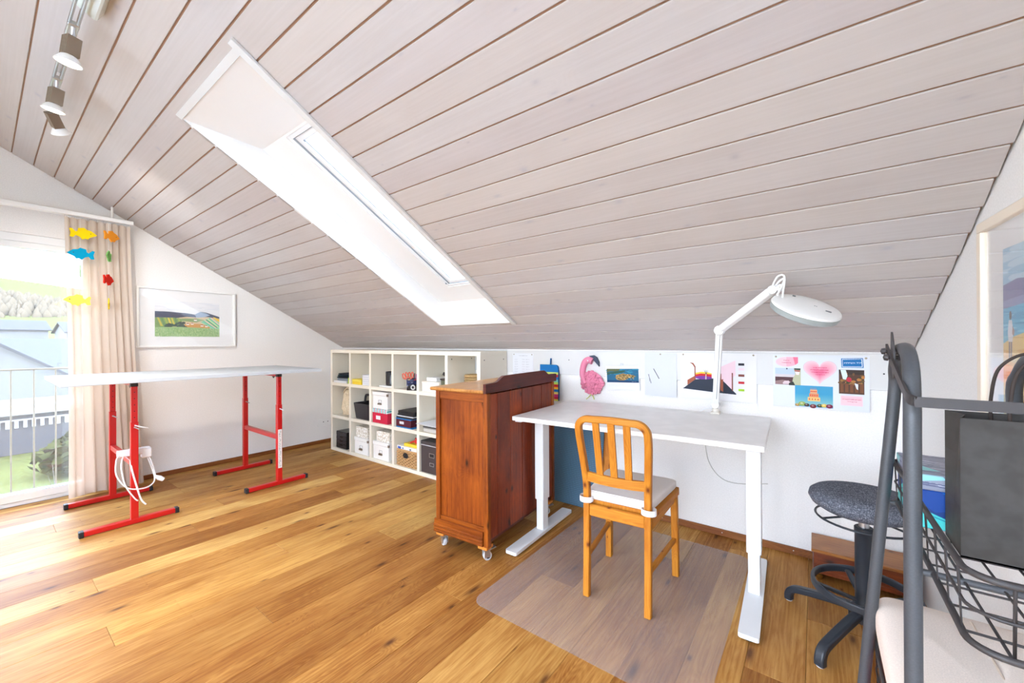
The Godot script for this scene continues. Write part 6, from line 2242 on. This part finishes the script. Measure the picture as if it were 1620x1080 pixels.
# ------------------------------------------------------------------ stool
func build_stool():
	var t := thing("swivel_stool", "round grey felt swivel stool with black foot ring", "stool", Vector3(0.154, 0, -2.12))
	var b := mb()
	b.lathe([Vector2(0.0, 0.508), Vector2(0.09, 0.510), Vector2(0.140, 0.519), Vector2(0.168, 0.537), Vector2(0.179, 0.558), Vector2(0.175, 0.575), Vector2(0.160, 0.587), Vector2(0.11, 0.594), Vector2(0.0, 0.595)], 48)
	obj("seat", b, M.felt, t)
	b = mb()
	b.lathe([Vector2(0.0, 0.490), Vector2(0.06, 0.494), Vector2(0.09, 0.5095), Vector2(0.0, 0.5095)], 24)
	obj("seat_plate", b, M.stool_black, t)
	b = mb()
	var ring := PackedVector3Array()
	for k in 40:
		ring.append(Vector3(cos(TAU * k / 40) * 0.155, 0.487, sin(TAU * k / 40) * 0.155))
	b.tube(ring, 0.0042, 6, true)
	for k in 3:
		var a := TAU * k / 3 + 0.5
		b.rod(Vector3(cos(a) * 0.155, 0.487, sin(a) * 0.155), Vector3(cos(a) * 0.06, 0.498, sin(a) * 0.06), 0.004, 6)
	obj("lever_ring", b, M.stool_black, t)
	b = mb()
	b.lathe([Vector2(0.0, 0.10), Vector2(0.036, 0.10), Vector2(0.032, 0.14), Vector2(0.0295, 0.16), Vector2(0.0295, 0.435), Vector2(0.031, 0.437), Vector2(0.031, 0.455), Vector2(0.028, 0.458), Vector2(0.0, 0.458)], 24)
	obj("column", b, M.stool_black, t)
	b = mb()
	b.lathe([Vector2(0.0, 0.458), Vector2(0.017, 0.458), Vector2(0.017, 0.494), Vector2(0.0, 0.494)], 16)
	obj("gas_lift", b, M.steel, t)
	# foot ring with spokes
	b = mb()
	ring = PackedVector3Array()
	for k in 44:
		ring.append(Vector3(cos(TAU * k / 44) * 0.165, 0.205, sin(TAU * k / 44) * 0.165))
	b.sweep(ring, rounded(0.03, 0.014, 0.006, 3), Vector3.UP.cross(Vector3.RIGHT) * 0.0 + Vector3(0.0001, -1, 0), true)
	obj("foot_ring", b, M.stool_black, t)
	for k in 4:
		var a := atan2(-0.147, -0.262) + k * PI / 2 + 0.78
		b = mb()
		b.sweep(PackedVector3Array([Vector3(cos(a) * 0.155, 0.202, sin(a) * 0.155), Vector3(cos(a) * 0.03, 0.165, sin(a) * 0.03)]), rounded(0.022, 0.012, 0.004, 2), Vector3(-sin(a), 0, cos(a)))
		obj("spoke", b, M.stool_black, t)
	# four arms of the base
	for k in 4:
		var a := atan2(-0.147, -0.262) + k * PI / 2
		var dir := Vector3(cos(a), 0, sin(a))
		b = mb()
		var p := curve([dir * 0.02 + Vector3.UP * 0.125, dir * 0.12 + Vector3.UP * 0.105, dir * 0.24 + Vector3.UP * 0.072, dir * 0.276 + Vector3.UP * 0.055, dir * 0.29 + Vector3.UP * 0.03, dir * 0.291 + Vector3.UP * 0.006], 5)
		b.sweep(p, rounded(0.034, 0.030, 0.008, 3), Vector3(-sin(a), 0, cos(a)))
		obj("base_arm", b, M.stool_black, t)
		b = mb()
		b.at(Transform3D(Basis(), dir * 0.291))
		b.lathe([Vector2(0.0, 0.0), Vector2(0.013, 0.0), Vector2(0.013, 0.007), Vector2(0.0, 0.007)], 12)
		obj("glide", b, M.grey_wheel, t)
	b = mb()
	b.lathe([Vector2(0.0, 0.085), Vector2(0.05, 0.09), Vector2(0.052, 0.13), Vector2(0.036, 0.15), Vector2(0.0, 0.15)], 20)
	obj("hub", b, M.stool_black, t)

# ------------------------------------------------------------------ wire rack in the foreground
func build_rack():
	var t := thing("wire_trolley", "dark grey tubular rack with wire baskets in the right foreground", "rack", Vector3(0.14, 0, -1.19))
	var o := Vector3(0.14, 0, -1.19)
	var hoop := func(dx: float, flip: float) -> PackedVector3Array:
		var a := [Vector3(0.138, 0.0, -0.998), Vector3(0.138, 0.6, -0.998), Vector3(0.138, 1.0, -0.998), Vector3(0.139, 1.08, -1.004), Vector3(0.142, 1.145, -1.035), Vector3(0.146, 1.178, -1.10), Vector3(0.150, 1.182, -1.18), Vector3(0.153, 1.172, -1.27), Vector3(0.156, 1.13, -1.34), Vector3(0.157, 1.05, -1.37), Vector3(0.128, 0.68, -1.38), Vector3(0.099, 0.31, -1.39), Vector3(0.075, 0.0, -1.40)]
		var p := PackedVector3Array()
		for q in curve(a, 5):
			var v: Vector3 = q - o
			if flip < 0:
				v.x = dx - v.x
			p.append(v)
		return p
	for s in [1.0, -1.0]:
		var b := mb()
		b.tube(hoop.call(0.228, s), 0.0125, 16)
		obj("side_hoop", b, M.iron, t)
	# handle bar: flat strip pinned to the hoops, standing off the front
	var hb := mb()
	hb.sweep(curve([Vector3(0.128, 1.184, -1.215) - o, Vector3(0.128, 1.15, -1.12) - o, Vector3(0.128, 1.112, -1.0) - o, Vector3(0.129, 1.101, -0.965) - o, Vector3(0.135, 1.097, -0.952) - o, Vector3(0.15, 1.096, -0.95) - o, Vector3(0.28, 1.096, -0.95) - o, Vector3(0.37, 1.097, -0.95) - o, Vector3(0.388, 1.098, -0.955) - o, Vector3(0.392, 1.112, -1.0) - o, Vector3(0.392, 1.184, -1.215) - o], 5), poly([-0.0085, -0.002, 0.0085, -0.002, 0.0085, 0.002, -0.0085, 0.002]), Vector3.UP)
	obj("handle_bar", hb, M.iron_dark, t)
	for x in [0.131, 0.385]:
		var pl := mb()
		pl.at(Transform3D(Basis(Vector3.RIGHT, Vector3(0, cos(0.3), -sin(0.3)), Vector3(0, sin(0.3), cos(0.3))), Vector3(x, 1.17, -1.15) - o) * Transform3D(Basis(Vector3(0, 0, 1), Vector3(0, 1, 0), Vector3(-1, 0, 0)), Vector3.ZERO))
		var ov := PackedVector2Array()
		for k in 20:
			var a := TAU * k / 20
			ov.append(Vector2(cos(a) * 0.019 * (1.0 - 0.35 * maxf(sin(a), 0.0)), sin(a) * 0.05))
		pl.prism(ov, -0.0015, 0.0015)
		obj("hinge_plate", pl, M.iron_dark, t)
		for q in [Vector3(0, 0.008, -0.04), Vector3(0, -0.004, 0.0)]:
			var bo := mb()
			bo.at(Transform3D(Basis(Vector3.FORWARD, PI / 2), Vector3(x, 1.168, -1.15) - o + q))
			bo.lathe([Vector2(0.0, -0.016), Vector2(0.006, -0.014), Vector2(0.0075, -0.008), Vector2(0.004, -0.007), Vector2(0.004, 0.008), Vector2(0.0075, 0.008), Vector2(0.006, 0.014), Vector2(0, 0.016)], 12)
			obj("bolt", bo, M.iron_dark, t)
	basket(t, o, 0.160, 0.372, -1.435, -0.782, 0.890, 0.793)
	basket(t, o, 0.125, 0.405, -1.47, -0.80, 0.405, 0.25)
	for z in [-1.0, -1.385]:
		for y in [0.792, 0.249]:
			var cb := mb()
			var xl: float = 0.138 if z > -1.1 else (0.137 if y > 0.5 else 0.094)
			cb.rod(Vector3(xl, y, z) - o, Vector3(0.508 - xl, y, z) - o, 0.006, 8)
			obj("cross_rod", cb, M.iron, t)
	# paper carrier bag in the upper basket
	var bag := thing("paper_bag", "matt black paper carrier bag standing in the upper basket", "bag", Vector3(0.324, 0.7985, -1.15))
	var b := mb()
	var w := 0.109
	var dp := 0.055
	var h := 0.257
	# walls as thin folded sheets, gusset pinched in at the top of the narrow sides
	var ring := func(y: float, g: float, sh: float) -> Array:
		return [Vector3(-w + sh, y, dp - sh), Vector3(w - sh, y, dp - sh), Vector3(w - g - sh, y, 0), Vector3(w - sh, y, -dp + sh), Vector3(-w + sh, y, -dp + sh), Vector3(-w + g + sh, y, 0)]
	var levels := [[0.0, 0.0], [0.02, 0.0], [0.09, 0.003], [0.18, 0.008], [h, 0.016]]
	for k in levels.size() - 1:
		var r0: Array = ring.call(levels[k][0], levels[k][1], 0.0)
		var r1: Array = ring.call(levels[k + 1][0], levels[k + 1][1], 0.0)
		var q0: Array = ring.call(levels[k][0], levels[k][1], 0.002)
		var q1: Array = ring.call(levels[k + 1][0], levels[k + 1][1], 0.002)
		for j in 6:
			var jj := (j + 1) % 6
			var out: Vector3 = (r0[j] + r0[jj]) * Vector3(1, 0, 1)
			b.quado(r0[j], r0[jj], r1[jj], r1[j], out)
			b.quado(q0[j], q0[jj], q1[jj], q1[j], -out)
			if k == levels.size() - 2:
				b.quado(r1[j], r1[jj], q1[jj], q1[j], Vector3.UP)
	b.box(Vector3(-w, 0.0, -dp), Vector3(w, 0.003, dp))
	obj("body", b, grainy(mat(rgb(72, 70, 68), 0.62, 0.0, 0.35), noise_tex(101, 0.03, rgb(232, 230, 228), rgb(255, 255, 255), 256), 3.0), bag)
	for e in [1.0, -1.0]:
		b = mb()
		b.tube(curve([Vector3(-0.047, h - 0.02, e * (dp - 0.006)), Vector3(-0.047, h + 0.03, e * (dp - 0.006)), Vector3(-0.036, h + 0.09, e * (dp - 0.008)), Vector3(0.0, h + 0.118, e * (dp - 0.012)), Vector3(0.036, h + 0.09, e * (dp - 0.008)), Vector3(0.047, h + 0.03, e * (dp - 0.006)), Vector3(0.047, h - 0.02, e * (dp - 0.006))], 8), 0.0028, 7)
		obj("cord_handle", b, mat(rgb(58, 48, 44), 0.8), bag)
	boxo("sticker", Vector3(0.062, 0.2, dp + 0.0002), Vector3(0.085, 0.215, dp + 0.0008), 0.0, mat(rgb(226, 200, 210), 0.6), bag)
	# patterned blue gift box behind it
	var im := canvas(256, 256, rgb(14, 72, 160))
	var rr := RandomNumberGenerator.new()
	rr.seed = 21
	fill(im, [0, 150, 70, 130, 150, 190, 256, 160, 256, 256, 0, 256], rgb(18, 60, 130))
	fill(im, [20, 140, 130, 190, 250, 240, 256, 256, 60, 256], rgb(70, 206, 206))
	for k in 30:
		fill(im, [40 + k * 6, 170 + k * 2, 60 + k * 6, 176 + k * 2, 58 + k * 6, 180 + k * 2, 38 + k * 6, 174 + k * 2], rgb(30, 150, 176))
	fill(im, [140, 10, 250, 40, 256, 90, 190, 60], rgb(120, 220, 214))
	fill(im, [0, 20, 60, 0, 110, 60, 30, 110], rgb(90, 130, 200))
	fill(im, [150, 96, 220, 80, 256, 130, 200, 140], rgb(20, 110, 200))
	var bm := print_mat(im, 0.5)
	bm.uv1_triplanar = true
	bm.uv1_scale = Vector3.ONE * 7.0
	var gb := thing("gift_box", "blue and turquoise patterned box in the back of the upper basket", "box", Vector3(0.262, 0.7985, -1.318))
	boxo("body", Vector3(-0.093, 0.0, -0.1), Vector3(0.093, 0.082, 0.1), 0.002, bm, gb)
	im = canvas(256, 256, rgb(150, 156, 176))
	for k in 60:
		var x := rr.randf() * 256
		var y := rr.randf() * 256
		fill(im, [x, y, x + 60, y + 4, x + 66, y + 8, x + 4, y + 6], rgb(206, 210, 222) if k % 2 == 0 else rgb(104, 110, 140))
	fill(im, [60, 40, 150, 30, 190, 90, 90, 110], rgb(150, 220, 222))
	fill(im, [10, 120, 80, 130, 60, 190, 0, 180], rgb(224, 216, 176))
	var tm := print_mat(im, 0.5)
	tm.uv1_triplanar = true
	tm.uv1_scale = Vector3.ONE * 6.0
	boxo("lid", Vector3(-0.095, 0.082, -0.102), Vector3(0.095, 0.115, 0.102), 0.002, tm, gb)
	# cream pad on the lower basket and red box inside it
	var pad := thing("bench_pad", "large cream quilted pad lying on the lower basket of the rack", "cushion", Vector3(0.275, 0.425, -1.12))
	b = mb()
	var pf := func(u: float, w2: float) -> Vector3:
		var a := TAU * u
		var g := PI * (w2 - 0.5)
		var ca := signf(cos(a)) * pow(absf(cos(a)), 0.32)
		var sa := signf(sin(a)) * pow(absf(sin(a)), 0.22)
		var cb := pow(maxf(cos(g), 0.0), 0.4)
		var sb := signf(sin(g)) * pow(absf(sin(g)), 0.55)
		var x := 0.155 * ca * cb
		var dent := 0.008 * exp(-pow((x - 0.02) / 0.012, 2.0)) * maxf(sb, 0.0)
		return Vector3(x, 0.055 + 0.055 * sb - dent + 0.003 * sin(a * 3.0) * cb, -0.365 * sa * cb)
	b.grid(pf, 96, 40)
	obj("pad_body", b, M.cream_pad, pad)
	b = mb()
	b.tube(PackedVector3Array([Vector3(0.02, 0.1035, -0.3), Vector3(0.022, 0.1045, 0.0), Vector3(0.02, 0.1035, 0.3)]), 0.0022, 6)
	obj("seam", b, mat(rgb(214, 196, 178), 0.9), pad)
	var red := thing("red_box", "red cardboard box in the lower basket under the cream pad", "box", Vector3(0.27, 0.2585, -1.15))
	boxo("body", Vector3(-0.125, 0.0, -0.25), Vector3(0.1, 0.13, 0.25), 0.003, mat(rgb(206, 40, 28), 0.5), red)
	boxo("lid", Vector3(-0.128, 0.13, -0.253), Vector3(0.103, 0.155, 0.253), 0.003, mat(rgb(222, 62, 40), 0.5), red)

func basket(t: Node3D, o: Vector3, x0: float, x1: float, z0: float, z1: float, yt: float, yb: float):
	var k := Node3D.new()
	k.name = numbered(t, "wire_basket")
	t.add_child(k)
	var loop := func(y: float, ins: float) -> PackedVector3Array:
		var p := PackedVector3Array()
		for q in rounded(x1 - x0 - ins * 2, z1 - z0 - ins * 2, 0.035, 6):
			p.append(Vector3((x0 + x1) / 2 + q.x, y, (z0 + z1) / 2 + q.y) - o)
		return p
	var b := mb()
	b.tube(loop.call(yt, 0.0), 0.0047, 10, true)
	obj("top_rim", b, M.iron_dark, k)
	b = mb()
	b.tube(loop.call(yb, 0.004), 0.0047, 10, true)
	obj("bottom_rim", b, M.iron_dark, k)
	b = mb()
	b.tube(loop.call(lerpf(yb, yt, 0.5), 0.002), 0.0025, 6, true)
	obj("middle_wire", b, M.iron_dark, k)
	var n := 9
	for q in n:
		var z := lerpf(z0 + 0.05, z1 - 0.05, q / (n - 1.0))
		b = mb()
		b.tube(PackedVector3Array([Vector3(x0, yt, z) - o, Vector3(x0 + 0.004, yb, z) - o, Vector3(x1 - 0.004, yb, z) - o, Vector3(x1, yt, z) - o]), 0.002, 6)
		obj("wire", b, M.iron_dark, k)
	n = 4
	for q in n:
		var x := lerpf(x0 + 0.04, x1 - 0.04, q / (n - 1.0))
		b = mb()
		b.tube(PackedVector3Array([Vector3(x, yt, z0) - o, Vector3(x, yb, z0 + 0.004) - o, Vector3(x, yb, z1 - 0.004) - o, Vector3(x, yt, z1) - o]), 0.002, 6)
		obj("wire", b, M.iron_dark, k)

# ------------------------------------------------------------------ small things
func build_small_things():
	# low wooden chest at the wall
	var c := thing("wooden_chest", "low brown wooden chest on small turned feet against the wall", "chest", Vector3(0.18, 0, -2.645))
	boxo("body", Vector3(-0.188, 0.03, -0.1), Vector3(0.19, 0.135, 0.1), 0.003, M.chest, c, 0)
	boxo("lid", Vector3(-0.198, 0.135, -0.104), Vector3(0.195, 0.15, 0.113), 0.003, M.chest_top, c, 0)
	boxo("base_strip", Vector3(-0.193, 0.03, -0.1), Vector3(0.195, 0.05, 0.106), 0.003, M.chest, c, 0)
	for x in [-0.165, 0.165]:
		for z in [-0.075, 0.09]:
			var b := mb()
			b.at(at(x, 0, z))
			b.lathe([Vector2(0.0, 0.0), Vector2(0.01, 0.0), Vector2(0.015, 0.008), Vector2(0.015, 0.018), Vector2(0.009, 0.024), Vector2(0.011, 0.03), Vector2(0.0, 0.03)], 14)
			obj("foot", b, M.brass, c)
	# socket strip on the gable wall
	var s := thing("wall_socket", "white triple socket plate low on the wall left of the shelf", "socket", Vector3(GABLE_X, 0.252, -2.52))
	boxo("plate", Vector3(0.0, -0.046, -0.1), Vector3(0.009, 0.046, 0.093), 0.003, M.white_paint, s)
	for k in 2:
		var b := mb()
		b.at(Transform3D(Basis(Vector3.FORWARD, PI / 2), Vector3(0.0091, 0.0, 0.02 - k * 0.055)))
		b.lathe([Vector2(0.006, 0.0), Vector2(0.006, 0.0008), Vector2(0.0, 0.0008)], 10)
		obj("socket_hole", b, M.black_plastic, s)
